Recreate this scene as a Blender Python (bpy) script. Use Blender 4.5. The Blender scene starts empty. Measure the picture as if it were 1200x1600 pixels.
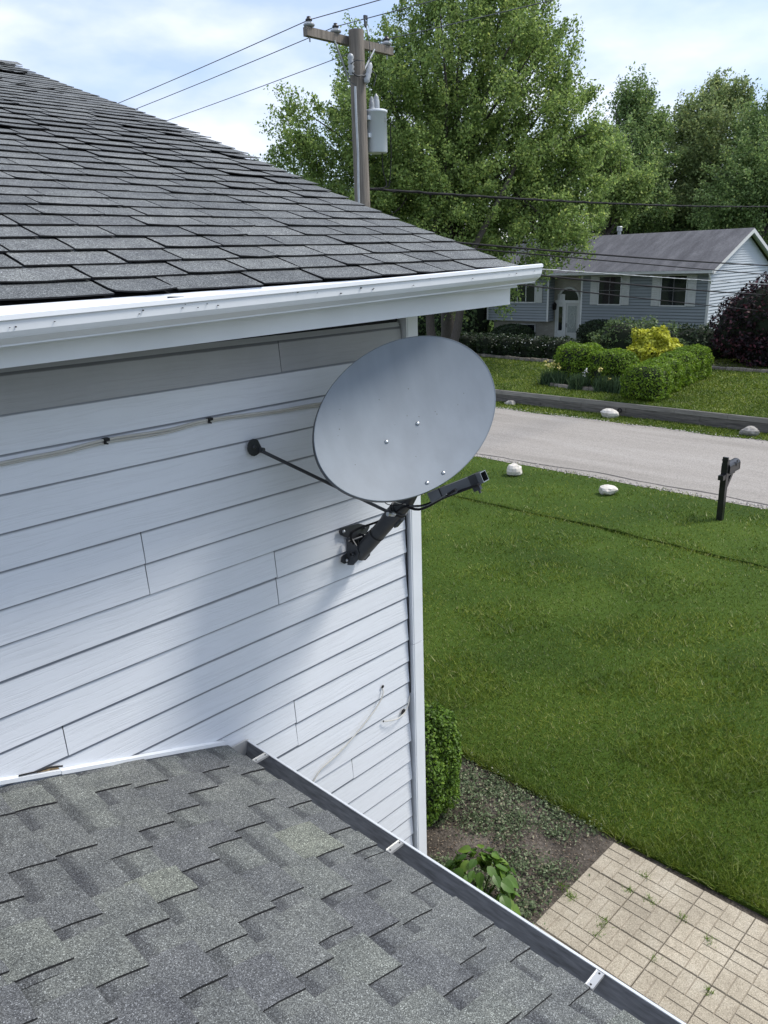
import bpy, math, random
import numpy as np
from mathutils import Vector, Matrix
rnd = random.Random(7)
rng = np.random.default_rng(11)
H = 4.95                      # height of the viewpoint above the lawn
# ------------------------------------------------------------------ camera, sky, sun, exposure
CF = np.array([0.6772056614825589, 0.6685914092619343, -0.307210057643155])
CR = np.array([0.6949978001346311, -0.7183306104329691, -0.03129204248721091])
CU = np.array([0.24159997902316382, 0.19231916590953393, 0.9511271148273863])
FP = 1206.08
scene = bpy.context.scene
col = scene.collection
cam_d = bpy.data.cameras.new('camera'); cam = bpy.data.objects.new('camera', cam_d); col.objects.link(cam)
cam_d.sensor_fit = 'HORIZONTAL'; cam_d.sensor_width = 36; cam_d.lens = 36 * FP / 1200
cam_d.clip_start = .05; cam_d.clip_end = 3000
M4 = Matrix(((CR[0], CU[0], -CF[0], 0), (CR[1], CU[1], -CF[1], 0), (CR[2], CU[2], -CF[2], H), (0, 0, 0, 1)))
cam.matrix_world = M4
scene.camera = cam
SUN = Vector((0.48, -0.36, 0.80)).normalized()
world = bpy.data.worlds.new('World'); scene.world = world; world.use_nodes = True
wt = world.node_tree; wt.nodes.clear()
wo = wt.nodes.new('ShaderNodeOutputWorld'); bg = wt.nodes.new('ShaderNodeBackground')
sky = wt.nodes.new('ShaderNodeTexSky'); sky.sky_type = 'NISHITA'; sky.sun_disc = False
sky.sun_elevation = math.asin(SUN.z); sky.sun_rotation = math.atan2(SUN.x, SUN.y)
sky.air_density = 1.0; sky.dust_density = 1.2; sky.ozone_density = 1.2
tc = wt.nodes.new('ShaderNodeTexCoord'); mp = wt.nodes.new('ShaderNodeMapping')
mp.inputs['Scale'].default_value = (1.0, 1.0, 2.4); mp.inputs['Location'].default_value = (.35, .2, .1)
n1 = wt.nodes.new('ShaderNodeTexNoise'); n1.inputs['Scale'].default_value = 2.6; n1.inputs['Detail'].default_value = 7
n1.inputs['Roughness'].default_value = .52; n1.inputs['Distortion'].default_value = .35
cr = wt.nodes.new('ShaderNodeValToRGB'); cr.color_ramp.elements[0].position = .38; cr.color_ramp.elements[1].position = .60
cr.color_ramp.elements[0].color = (.40, .40, .40, 1); cr.color_ramp.elements[1].color = (.97, .97, .97, 1)
n2 = wt.nodes.new('ShaderNodeTexNoise'); n2.inputs['Scale'].default_value = 5.5; n2.inputs['Detail'].default_value = 5
cr2 = wt.nodes.new('ShaderNodeValToRGB')
cr2.color_ramp.elements[0].position = .36; cr2.color_ramp.elements[1].position = .64
cr2.color_ramp.elements[0].color = (3.2, 3.95, 5.6, 1); cr2.color_ramp.elements[1].color = (5.5, 5.75, 6.4, 1)
mx = wt.nodes.new('ShaderNodeMix'); mx.data_type = 'RGBA'
L = wt.links.new
L(tc.outputs['Generated'], mp.inputs['Vector']); L(mp.outputs[0], n1.inputs['Vector']); L(mp.outputs[0], n2.inputs['Vector'])
L(n1.outputs['Fac'], cr.inputs[0]); L(n2.outputs['Fac'], cr2.inputs[0])
L(cr.outputs[0], mx.inputs[0]); L(sky.outputs[0], mx.inputs[6]); L(cr2.outputs[0], mx.inputs[7])
L(mx.outputs[2], bg.inputs['Color']); bg.inputs['Strength'].default_value = .10; L(bg.outputs[0], wo.inputs['Surface'])
sl = bpy.data.lights.new('sun', 'SUN'); sl.energy = 1.75; sl.angle = math.radians(14.0); sl.color = (1, .95, .87)
so = bpy.data.objects.new('sun', sl); col.objects.link(so); so.rotation_euler = SUN.to_track_quat('Z', 'Y').to_euler()
scene.view_settings.view_transform = 'Standard'; scene.view_settings.look = 'None'
scene.view_settings.exposure = 1.04; scene.view_settings.gamma = 1; scene.view_settings.use_curve_mapping = False
scene.cycles.max_bounces = 6; scene.cycles.transparent_max_bounces = 8
scene.cycles.caustics_reflective = False; scene.cycles.caustics_refractive = False

# ------------------------------------------------------------------ helpers
def at(px, py, X=None, Y=None, z=None):
    """point where the sight line of a photo pixel meets a plane (z counted from the ground)"""
    d = CF + CR * (px - 600) / FP - CU * (py - 800) / FP
    if X is not None: q = d * X / d[0]
    elif Y is not None: q = d * Y / d[1]
    else: q = d * (z - H) / d[2]
    return np.array([q[0], q[1], q[2] + H])
def deep(px, py, depth):
    d = CF + CR * (px - 600) / FP - CU * (py - 800) / FP
    q = d * depth
    return np.array([q[0], q[1], q[2] + H])
ORG = {}
def setp(o, label=None, cat=None, group=None, kind=None):
    if label: o['label'] = label
    if cat: o['category'] = cat
    if group: o['group'] = group
    if kind: o['kind'] = kind
    return o
def thing(name, loc, label=None, cat=None, group=None, kind=None):
    o = bpy.data.objects.new(name, None); col.objects.link(o); o.location = loc; o.empty_display_size = .2
    ORG[o.name] = np.array(loc, float)
    return setp(o, label, cat, group, kind)
def org(o): return ORG.get(o.name, np.zeros(3)) if o else np.zeros(3)
def link_mesh(name, me, parent=None, loc=None, rot=None, label=None, cat=None, group=None, kind=None):
    o = bpy.data.objects.new(name, me); col.objects.link(o)
    if parent: o.parent = parent
    if loc is not None: o.location = np.array(loc, float) - org(parent); ORG[o.name] = np.array(loc, float)
    else: ORG[o.name] = org(parent).copy()
    if rot is not None: o.rotation_euler = rot
    return setp(o, label, cat, group, kind)
class MB:
    def __init__(s): s.v = []; s.f = []; s.m = []; s.s = []
    def add(s, vs, fs, mi=0, sm=False):
        b = len(s.v); s.v += [tuple(map(float, q)) for q in vs]
        for f in fs: s.f.append(tuple(b + i for i in f)); s.m.append(mi); s.s.append(sm)
    def box(s, a, b, mi=0):
        x0, y0, z0 = [min(a[i], b[i]) for i in range(3)]; x1, y1, z1 = [max(a[i], b[i]) for i in range(3)]
        s.add([(x0,y0,z0),(x1,y0,z0),(x1,y1,z0),(x0,y1,z0),(x0,y0,z1),(x1,y0,z1),(x1,y1,z1),(x0,y1,z1)],
              [(0,3,2,1),(4,5,6,7),(0,1,5,4),(1,2,6,5),(2,3,7,6),(3,0,4,7)], mi)
    def obox(s, c, ax, ay, az, mi=0):
        c, ax, ay, az = [np.array(q, float) for q in (c, ax, ay, az)]
        vs = [c + i*ax + j*ay + k*az for k in (-1,1) for j in (-1,1) for i in (-1,1)]
        s.add(vs, [(0,2,3,1),(4,5,7,6),(0,1,5,4),(1,3,7,5),(3,2,6,7),(2,0,4,6)], mi)
    def tube(s, pts, r, n=8, mi=0, cap=True):
        P = [np.array(q, float) for q in pts]; k = len(P)
        if not hasattr(r, '__len__'): r = [r]*k
        vs = []; up = None
        for i in range(k):
            t = P[min(i+1,k-1)] - P[max(i-1,0)]; t = t/(np.linalg.norm(t)+1e-9)
            if up is None: up = np.array([0,0,1.]) if abs(t[2]) < .9 else np.array([1.,0,0])
            a = np.cross(t, up); a /= np.linalg.norm(a)+1e-9; b = np.cross(a, t); up = b
            for j in range(n):
                an = 2*math.pi*j/n; vs.append(P[i] + r[i]*(math.cos(an)*a + math.sin(an)*b))
        fs = [(i*n+j, i*n+(j+1)%n, (i+1)*n+(j+1)%n, (i+1)*n+j) for i in range(k-1) for j in range(n)]
        s.add(vs, fs, mi, True)
        if cap: s.add(vs[:n], [tuple(range(n))[::-1]], mi); s.add(vs[-n:], [tuple(range(n))], mi)
    def prism(s, prof, a, b, mi=0, close=True, cap=True):
        """profile points (3D) swept from offset a to offset b"""
        a = np.array(a, float); b = np.array(b, float); n = len(prof)
        vs = [np.array(q)+a for q in prof] + [np.array(q)+b for q in prof]
        rngj = range(n) if close else range(n-1)
        s.add(vs, [(j, (j+1)%n, n+(j+1)%n, n+j) for j in rngj], mi)
        if cap and close: s.add(vs[:n], [tuple(range(n))[::-1]], mi); s.add(vs[n:], [tuple(range(n))], mi)
    def quad(s, a, b, c, d, mi=0): s.add([a,b,c,d], [(0,1,2,3)], mi)
    def lathe(s, c, axis, prof, n=16, mi=0):
        """prof: (radius, distance along axis)"""
        axis = np.array(axis, float); axis /= np.linalg.norm(axis)
        u = np.array([0,0,1.]) if abs(axis[2]) < .9 else np.array([1.,0,0])
        a = np.cross(axis, u); a /= np.linalg.norm(a); b = np.cross(axis, a); c = np.array(c, float); vs = []
        for r, h in prof:
            for j in range(n):
                an = 2*math.pi*j/n; vs.append(c + axis*h + r*(math.cos(an)*a+math.sin(an)*b))
        k = len(prof)
        s.add(vs, [(i*n+j, i*n+(j+1)%n, (i+1)*n+(j+1)%n, (i+1)*n+j) for i in range(k-1) for j in range(n)], mi, True)
        s.add(vs[:n], [tuple(range(n))[::-1]], mi); s.add(vs[-n:], [tuple(range(n))], mi)
    def mesh(s, name, mats, off=(0,0,0), fix=True):
        me = bpy.data.meshes.new(name); o = np.array(off, float)
        me.from_pydata([tuple(np.array(q)-o) for q in s.v], [], s.f)
        for m in (mats if isinstance(mats, (list, tuple)) else [mats]): me.materials.append(m)
        me.polygons.foreach_set('material_index', s.m); me.polygons.foreach_set('use_smooth', s.s)
        if fix:
            import bmesh
            bm = bmesh.new(); bm.from_mesh(me); bmesh.ops.recalc_face_normals(bm, faces=bm.faces); bm.to_mesh(me); bm.free()
        me.update(); return me
    def build(s, name, mats, parent=None, **k):
        return link_mesh(name, s.mesh(name, mats, org(parent)), parent, **k)
def quads(name, V, mats, parent=None, nv=4, **k):
    """V: (N,nv,3) faces"""
    N = len(V); me = bpy.data.meshes.new(name); me.vertices.add(N*nv); me.loops.add(N*nv); me.polygons.add(N)
    me.vertices.foreach_set('co', (V - org(parent)).astype(np.float32).ravel())
    me.loops.foreach_set('vertex_index', np.arange(N*nv, dtype=np.int32))
    me.polygons.foreach_set('loop_start', np.arange(0, N*nv, nv, dtype=np.int32))
    try: me.polygons.foreach_set('loop_total', np.full(N, nv, dtype=np.int32))
    except Exception: pass
    me.update(calc_edges=True)
    for m in (mats if isinstance(mats, (list, tuple)) else [mats]): me.materials.append(m)
    return link_mesh(name, me, parent, **k)
def leaf_quads(C, size, up=.35, aspect=.55, out=None, outw=0.0, droop=0.0):
    """rhombic leaves at the points C"""
    N = len(C); n = rng.normal(size=(N,3)); n[:,2] += up*2
    if out is not None: n += out*outw*2
    n /= np.linalg.norm(n, axis=1, keepdims=True)
    t = rng.normal(size=(N,3)); t[:,2] -= droop; t -= (t*n).sum(1, keepdims=True)*n; t /= np.linalg.norm(t, axis=1, keepdims=True)
    b = np.cross(n, t); s = (size*(.6+.8*rng.random(N)))[:,None] if np.isscalar(size) else (size*(.6+.8*rng.random(N)))[:,None]
    return np.stack([C - t*s*.5, C + b*s*aspect*.5 + n*s*.05, C + t*s*.5 - n*s*.06, C - b*s*aspect*.5 + n*s*.05], 1)

# ------------------------------------------------------------------ materials
def nm(name):
    m = bpy.data.materials.new(name); m.use_nodes = True; t = m.node_tree; return m, t, t.nodes['Principled BSDF']
def N(t, ty, **k):
    n = t.nodes.new(ty)
    for a, b in k.items():
        if a in n.inputs: n.inputs[a].default_value = b
        else: setattr(n, a, b)
    return n
def ramp(t, pts):
    r = t.nodes.new('ShaderNodeValToRGB'); e = r.color_ramp.elements
    while len(e) < len(pts): e.new(.5)
    for i, (p, c) in enumerate(pts): e[i].position = p; e[i].color = (*c, 1)
    return r
def plain(name, c, rough=.6, metal=0, var=.08, scale=6, bump=0, bscale=60, spec=.5, rndobj=0, vec='Object', coat=0, stretch=None):
    m, t, b = nm(name); l = t.links.new
    tcn = N(t, 'ShaderNodeTexCoord'); v = tcn.outputs[vec]
    if stretch:
        mpn = N(t, 'ShaderNodeMapping'); mpn.inputs['Scale'].default_value = stretch; l(v, mpn.inputs[0]); v = mpn.outputs[0]
    no = N(t, 'ShaderNodeTexNoise', Scale=scale, Detail=6); l(v, no.inputs['Vector'])
    c = np.array(c)
    r = ramp(t, [(.3, tuple(np.clip(c*(1-var), 0, 1))), (.7, tuple(np.clip(c*(1+var), 0, 1)))]); l(no.outputs['Fac'], r.inputs[0])
    out = r.outputs[0]
    if rndobj:
        oi = N(t, 'ShaderNodeObjectInfo'); mr = N(t, 'ShaderNodeMapRange'); mr.inputs['To Min'].default_value = 1-rndobj; mr.inputs['To Max'].default_value = 1+rndobj
        l(oi.outputs['Random'], mr.inputs[0]); hs = N(t, 'ShaderNodeHueSaturation'); l(mr.outputs[0], hs.inputs['Value']); l(out, hs.inputs['Color']); out = hs.outputs[0]
    l(out, b.inputs['Base Color'])
    b.inputs['Roughness'].default_value = rough; b.inputs['Metallic'].default_value = metal
    b.inputs['Specular IOR Level'].default_value = spec; b.inputs['Coat Weight'].default_value = coat
    if bump:
        nb = N(t, 'ShaderNodeTexNoise', Scale=bscale, Detail=4); l(v, nb.inputs['Vector'])
        bu = N(t, 'ShaderNodeBump', Strength=bump, Distance=.01); l(nb.outputs['Fac'], bu.inputs['Height']); l(bu.outputs[0], b.inputs['Normal'])
    return m
def leafmat(name, cols, trans=.35, rough=.55, spec=.3, patch=None):
    """cols: ramp over the random value of each leaf"""
    m, t, b = nm(name); l = t.links.new
    g = N(t, 'ShaderNodeNewGeometry'); r = ramp(t, cols); l(g.outputs['Random Per Island'], r.inputs[0]); out = r.outputs[0]
    if patch:
        tcn = N(t, 'ShaderNodeTexCoord'); no = N(t, 'ShaderNodeTexNoise', Scale=patch[0], Detail=4); l(tcn.outputs['Object'], no.inputs['Vector'])
        rr = ramp(t, [(.35, patch[1]), (.65, patch[2])]); l(no.outputs['Fac'], rr.inputs[0])
        mu = N(t, 'ShaderNodeMix', data_type='RGBA', blend_type='MULTIPLY'); mu.inputs[0].default_value = 1
        l(out, mu.inputs[6]); l(rr.outputs[0], mu.inputs[7]); out = mu.outputs[2]
    b.inputs['Roughness'].default_value = rough; b.inputs['Specular IOR Level'].default_value = spec; l(out, b.inputs['Base Color'])
    tr = N(t, 'ShaderNodeBsdfTranslucent'); l(out, tr.inputs['Color']); ms = N(t, 'ShaderNodeMixShader'); ms.inputs[0].default_value = trans
    l(b.outputs[0], ms.inputs[1]); l(tr.outputs[0], ms.inputs[2]); l(ms.outputs[0], t.nodes['Material Output'].inputs['Surface'])
    return m
def shinglemat(name, cols, gran=330, band=False, dirt=True):
    """mineral granules: random cell colours over a tone drawn per piece"""
    m, t, b = nm(name); l = t.links.new
    tcn = N(t, 'ShaderNodeTexCoord'); geo = N(t, 'ShaderNodeNewGeometry'); oi = N(t, 'ShaderNodeObjectInfo'); r = ramp(t, cols); l(oi.outputs['Random'], r.inputs[0])
    vo = N(t, 'ShaderNodeTexVoronoi', Scale=gran); l(geo.outputs['Position'], vo.inputs['Vector'])
    sp = N(t, 'ShaderNodeSeparateColor'); l(vo.outputs['Color'], sp.inputs[0])
    gr = ramp(t, [(0, (.38, .38, .39)), (.5, (.84, .84, .84)), (.8, (1.3, 1.3, 1.28)), (.93, (1.6, 1.6, 1.6)), (1, (3.0, 3.0, 3.0))]); l(sp.outputs[0], gr.inputs[0])
    mu = N(t, 'ShaderNodeMix', data_type='RGBA', blend_type='MULTIPLY'); mu.inputs[0].default_value = 1; mu.clamp_result = False
    l(r.outputs[0], mu.inputs[6]); l(gr.outputs[0], mu.inputs[7]); out = mu.outputs[2]
    no = N(t, 'ShaderNodeTexNoise', Scale=9, Detail=6, Roughness=.7); l(geo.outputs['Position'], no.inputs['Vector'])
    r2 = ramp(t, [(.3, (.72, .72, .74)), (.7, (1.2, 1.19, 1.15))]); l(no.outputs['Fac'], r2.inputs[0])
    m2 = N(t, 'ShaderNodeMix', data_type='RGBA', blend_type='MULTIPLY'); m2.inputs[0].default_value = 1; m2.clamp_result = False
    l(out, m2.inputs[6]); l(r2.outputs[0], m2.inputs[7]); out = m2.outputs[2]
    if band:   # dark granule band at the upper edge of the exposed strip
        sx = N(t, 'ShaderNodeSeparateXYZ'); l(tcn.outputs['Object'], sx.inputs[0]); nb = N(t, 'ShaderNodeTexNoise', Scale=60, Detail=3); l(geo.outputs['Position'], nb.inputs['Vector'])
        ad = N(t, 'ShaderNodeMath', operation='MULTIPLY_ADD'); ad.inputs[1].default_value = .02; l(nb.outputs['Fac'], ad.inputs[0]); l(sx.outputs[0], ad.inputs[2])
        rb = ramp(t, [(.0, (.60, .60, .64)), (.046, (.63, .63, .66)), (.066, (1, 1, 1))]); l(ad.outputs[0], rb.inputs[0])
        m3 = N(t, 'ShaderNodeMix', data_type='RGBA', blend_type='MULTIPLY'); m3.inputs[0].default_value = 1; m3.clamp_result = False
        l(out, m3.inputs[6]); l(rb.outputs[0], m3.inputs[7]); out = m3.outputs[2]
    l(out, b.inputs['Base Color']); b.inputs['Roughness'].default_value = .92; b.inputs['Specular IOR Level'].default_value = .25
    bu = N(t, 'ShaderNodeBump', Strength=.55, Distance=.0022); l(vo.outputs['Distance'], bu.inputs['Height']); l(bu.outputs[0], b.inputs['Normal'])
    return m
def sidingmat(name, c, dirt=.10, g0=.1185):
    """painted board with pressed wood grain"""
    m, t, b = nm(name); l = t.links.new
    tcn = N(t, 'ShaderNodeTexCoord'); oi = N(t, 'ShaderNodeObjectInfo')
    cb = N(t, 'ShaderNodeVectorMath', operation='MULTIPLY_ADD'); cb.inputs[1].default_value = (7, 3, 5)
    co = N(t, 'ShaderNodeCombineXYZ')
    for i in range(3): l(oi.outputs['Random'], co.inputs[i])
    l(co.outputs[0], cb.inputs[0]); l(tcn.outputs['Object'], cb.inputs[2])
    mp1 = N(t, 'ShaderNodeMapping'); mp1.inputs['Scale'].default_value = (3.5, 30, 120); l(cb.outputs[0], mp1.inputs[0])
    mp0 = N(t, 'ShaderNodeMapping'); mp0.inputs['Scale'].default_value = (2.2, 2, 7); l(cb.outputs[0], mp0.inputs[0])
    warp = N(t, 'ShaderNodeTexNoise', Scale=1.0, Detail=2); l(mp0.outputs[0], warp.inputs['Vector'])
    wm = N(t, 'ShaderNodeVectorMath', operation='MULTIPLY_ADD'); wm.inputs[1].default_value = (.2, .2, 5.5); l(warp.outputs['Color'], wm.inputs[0]); l(mp1.outputs[0], wm.inputs[2])
    n = N(t, 'ShaderNodeTexNoise', Scale=1.0, Detail=3, Roughness=.6, Distortion=.6); l(wm.outputs[0], n.inputs['Vector'])
    rg = ramp(t, [(.36, (0, 0, 0)), (.52, (1, 1, 1))]); l(n.outputs['Fac'], rg.inputs[0])
    no = N(t, 'ShaderNodeTexNoise', Scale=3.5, Detail=7, Roughness=.65); l(cb.outputs[0], no.inputs['Vector'])
    c = np.array(c); rc = ramp(t, [(.3, tuple(c*(1-dirt))), (.65, tuple(c))]); l(no.outputs['Fac'], rc.inputs[0])
    dk = N(t, 'ShaderNodeMix', data_type='RGBA', blend_type='MULTIPLY'); dk.inputs[0].default_value = .05; l(rc.outputs[0], dk.inputs[6]); l(rg.outputs[0], dk.inputs[7])
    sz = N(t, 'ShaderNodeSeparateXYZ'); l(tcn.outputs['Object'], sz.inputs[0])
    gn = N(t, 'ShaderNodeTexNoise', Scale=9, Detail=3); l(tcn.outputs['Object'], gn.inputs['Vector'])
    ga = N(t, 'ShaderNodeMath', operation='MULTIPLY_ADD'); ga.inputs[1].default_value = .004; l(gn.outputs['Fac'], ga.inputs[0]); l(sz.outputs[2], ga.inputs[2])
    gr = ramp(t, [(g0, (1, 1, 1)), (g0+.0028, (.33, .34, .36))]); l(ga.outputs[0], gr.inputs[0])  # contact shadow below the lap above, painted in as a dark line
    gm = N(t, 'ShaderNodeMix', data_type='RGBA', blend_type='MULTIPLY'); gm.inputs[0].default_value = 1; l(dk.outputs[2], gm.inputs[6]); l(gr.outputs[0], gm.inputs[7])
    l(gm.outputs[2], b.inputs['Base Color']); b.inputs['Roughness'].default_value = .48; b.inputs['Specular IOR Level'].default_value = .4
    bu = N(t, 'ShaderNodeBump', Strength=.38, Distance=.0012); l(rg.outputs[0], bu.inputs['Height']); l(bu.outputs[0], b.inputs['Normal'])
    return m

M = {}
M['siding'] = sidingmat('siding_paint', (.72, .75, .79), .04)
M['siding_mid'] = sidingmat('siding_paint_mid', (.72, .75, .79), .04, .1163); M['siding_low'] = sidingmat('siding_paint_low', (.72, .75, .79), .04, .1135)  # same paint, the painted lap shadow reaches further down
M['siding_eave'] = sidingmat('eave_shade_siding_paint', (.40, .41, .42), .12)  # top course: eave shade put into the colour as a darker tone
M['white'] = plain('white_trim_paint', (.74, .77, .80), .38, var=.05, scale=4, bump=.05, bscale=25)
M['black'] = plain('black_bitumen', (.012, .012, .013), .8)
M['gap'] = plain('dark_gap', (.02, .02, .022), .9)
M['gut_in'] = plain('grimy_gutter_metal', (.13, .137, .15), .45, metal=.25, var=.35, scale=14, stretch=(6, 1, 6), bump=.1)
M['alu'] = plain('mill_aluminium', (.62, .62, .60), .35, metal=.6, var=.1)
M['dish'] = plain('grey_enamel', (.19, .222, .255), .58, var=.07, scale=3, bump=.02, bscale=40, coat=0, stretch=(5, 5, 1))
M['dark'] = plain('dark_grey_steel', (.048, .052, .058), .42, metal=.3, var=.25, scale=12, bump=.08)
M['rubber'] = plain('black_cable_jacket', (.012, .012, .014), .75, spec=.2)
M['cream'] = plain('cream_cable_jacket', (.50, .49, .45), .5)
M['wood'] = plain('bare_sheathing', (.50, .34, .17), .8, var=.4, scale=60)
M['zinc'] = plain('zinc_bolt', (.55, .57, .58), .3, metal=.9)
up_cols = [(0, (.128, .138, .144)), (.4, (.150, .160, .166)), (.75, (.163, .174, .178)), (1, (.185, .196, .200))]
M['sh_up'] = shinglemat('grey_shingle', up_cols, gran=430)
lo_cols = [(0, (.118, .124, .132)), (.25, (.133, .141, .145)), (.5, (.146, .155, .154)), (.8, (.156, .167, .161)), (.96, (.166, .179, .166)), (1, (.188, .202, .176))]
M['sh_lo'] = shinglemat('blended_shingle', lo_cols, gran=430)
M['sh_strip'] = shinglemat('blended_shingle_strip', [(0, (.130, .138, .142)), (.6, (.148, .158, .157)), (1, (.162, .174, .165))], gran=430, band=True)

def groundmat(name, cols, scale=.8, fine=40, bump=.4, bd=.02, extra=None):
    m, t, b = nm(name); l = t.links.new; tcn = N(t, 'ShaderNodeTexCoord')
    n1 = N(t, 'ShaderNodeTexNoise', Scale=scale, Detail=5); n2 = N(t, 'ShaderNodeTexNoise', Scale=fine, Detail=6, Roughness=.7)
    l(tcn.outputs['Object'], n1.inputs['Vector']); l(tcn.outputs['Object'], n2.inputs['Vector'])
    ma = N(t, 'ShaderNodeMath', operation='MULTIPLY_ADD'); ma.inputs[1].default_value = .5; l(n2.outputs['Fac'], ma.inputs[0])
    hf = N(t, 'ShaderNodeMath', operation='MULTIPLY'); hf.inputs[1].default_value = .5; l(n1.outputs['Fac'], hf.inputs[0]); l(hf.outputs[0], ma.inputs[2])
    r = ramp(t, cols); l(ma.outputs[0], r.inputs[0]); l(r.outputs[0], b.inputs['Base Color']); b.inputs['Roughness'].default_value = .95; b.inputs['Specular IOR Level'].default_value = .2
    bu = N(t, 'ShaderNodeBump', Strength=bump, Distance=bd); l(n2.outputs['Fac'], bu.inputs['Height']); l(bu.outputs[0], b.inputs['Normal'])
    return m
M['lawn'] = groundmat('lawn_turf', [(.36, (.022, .046, .005)), (.5, (.042, .078, .008)), (.64, (.065, .105, .013))], .5, 60)
M['soil'] = groundmat('bed_soil', [(.36, (.05, .042, .034)), (.5, (.115, .098, .08)), (.62, (.22, .19, .16))], 3, 38, 1, .04)
M['earth'] = groundmat('dark_earth', [(.36, (.012, .014, .008)), (.6, (.03, .03, .018))], 2, 50)
M['field'] = groundmat('distant_ground', [(.36, (.02, .035, .01)), (.6, (.05, .07, .025))], .1, 4)

def roadmat():
    m, t, b = nm('pale_asphalt'); l = t.links.new; tcn = N(t, 'ShaderNodeTexCoord')
    mpn = N(t, 'ShaderNodeMapping'); mpn.inputs['Scale'].default_value = (1.3, .16, 1); l(tcn.outputs['Object'], mpn.inputs[0])
    n1 = N(t, 'ShaderNodeTexNoise', Scale=1, Detail=5, Roughness=.6); l(mpn.outputs[0], n1.inputs['Vector'])
    r = ramp(t, [(.3, (.245, .225, .20)), (.5, (.295, .272, .245)), (.7, (.335, .312, .285))]); l(n1.outputs['Fac'], r.inputs[0])
    v = N(t, 'ShaderNodeTexVoronoi', Scale=55); l(tcn.outputs['Object'], v.inputs['Vector']); sp = N(t, 'ShaderNodeSeparateColor'); l(v.outputs['Color'], sp.inputs[0])
    r2 = ramp(t, [(0, (.78, .78, .78)), (1, (1.2, 1.2, 1.2))]); l(sp.outputs[0], r2.inputs[0])
    mu = N(t, 'ShaderNodeMix', data_type='RGBA', blend_type='MULTIPLY'); mu.inputs[0].default_value = 1; mu.clamp_result = False
    l(r.outputs[0], mu.inputs[6]); l(r2.outputs[0], mu.inputs[7]); l(mu.outputs[2], b.inputs['Base Color']); b.inputs['Roughness'].default_value = .9
    return m
M['road'] = roadmat()
M['tar'] = plain('tar_seal', (.07, .065, .06), .8, var=.3, scale=20)

# ================================================================== THE SETTING: ground, lawns, road
def sheet(name, poly, z, mat, thick=.0, **k):
    b = MB(); n = len(poly)
    b.add([(x, y, z) for x, y in poly], [tuple(range(n))])
    if thick: b.add([(x, y, z) for x, y in poly]+[(x, y, z-thick) for x, y in poly], [(i, (i+1)%n, n+(i+1)%n, n+i) for i in range(n)])
    return b.build(name, mat, **k)
sheet('ground', [(-900,-900),(900,-900),(900,900),(-900,900)], -.12, M['field'], kind='structure')
sheet('garden_bed', [(2.86,-2),(6.0,-2),(6.0,14),(2.86,14)], -.035, M['soil'], kind='structure')
def wob(p, q, n, a):
    p = np.array(p, float); q = np.array(q, float); out = []
    for i in range(n): out.append(tuple(p+(q-p)*i/n + rng.normal(size=2)*a))
    return out
lawn_poly = wob((5.42,2.5),(5.5,4.4),14,.012)+wob((5.5,4.4),(5.2,6.0),8,.02)+wob((5.2,6),(4.2,9),6,.02)+[(2.9,14),(2.9,60)]+[(x+.035*math.sin(y*1.1)+.02*math.sin(y*3.7), y) for x, y in wob((12.68,60),(12.68,-12),300,.014)]+[(5.42,-12)]
sheet('lawn', lawn_poly, 0, M['lawn'], .1, kind='structure')
sheet('lawn_edging_groove', [(12.6,-12),(12.95,-12),(12.95,60),(12.6,60)], -.1, M['earth'], kind='structure')
sheet('verge', [(12.82,-12)]+wob((15.95,-12),(15.95,60),120,.05)+[(x+.04*math.sin(y*1.1+.2)+.02*math.sin(y*2.9), y) for x, y in wob((12.80,60),(12.80,-12),300,.016)], 0, M['lawn'], .1, kind='structure')
sheet('road', wob((15.86,-60),(15.86,160),300,.02)+wob((22.0,160),(22.0,-60),300,.03), .004, M['road'], kind='structure')
sheet('far_verge', wob((21.86,-12),(21.86,60),110,.07)+[(23.3,60),(23.3,-12)], .012, M['lawn'], kind='structure')
b = MB()
xs = [22.9+.05, 26, 30, 34, 37, 50]; zs = [.44, .47, .50, .53, .55, .55]
for i in range(5): b.quad((xs[i],-12,zs[i]),(xs[i+1],-12,zs[i+1]),(xs[i+1],70,zs[i+1]),(xs[i],70,zs[i]))
b.build('far_lawn', M['lawn'], kind='structure')
def far_z(x): return float(np.interp(x, xs, zs))
b = MB(); y = -14.; pts = []
while y < 40: pts.append((16.22+.07*math.sin(y*.9)+.05*math.sin(y*2.3)+rnd.uniform(-.02,.02)-.012*(y-7), y)); y += .22
for (x0,y0),(x1,y1) in zip(pts, pts[1:]):
    w = .018+.014*abs(math.sin(y0*1.7)); b.quad((x0-w,y0,.009),(x0+w,y0,.009),(x1+w,y1,.009),(x1-w,y1,.009))
b.build('tar_crack', M['tar'], kind='structure')

# ------------------------------------------------------------------ grass blades (stuff)
def in_lawn(P):
    x, y = P[:,0], P[:,1]
    near = (x > 5.45) & (x < 12.7); xe = np.interp(y, [4.4, 6, 9, 14], [5.5, 5.2, 4.3, 3.0]); near |= (y > 4.4) & (x > xe) & (x < 12.7)
    verge = (x > 12.83) & (x < 15.95 + .08*np.sin(y*3)); farv = (x > 21.9+.08*np.sin(y*2.1)) & (x < 22.86)
    return near, verge, farv
def blades(P, hgt, wid, z):
    n = len(P); a = rng.random(n)*2*math.pi; base = np.column_stack([P[:,0], P[:,1], z])
    side = np.column_stack([np.cos(a), np.sin(a), np.zeros(n)])*wid[:,None]*.5
    lean = rng.normal(size=(n,2))*.55; tip = base + np.column_stack([lean[:,0]*hgt, lean[:,1]*hgt, hgt*(.55+.4*rng.random(n))])
    return np.stack([base-side, base+side, tip], 1)
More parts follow.
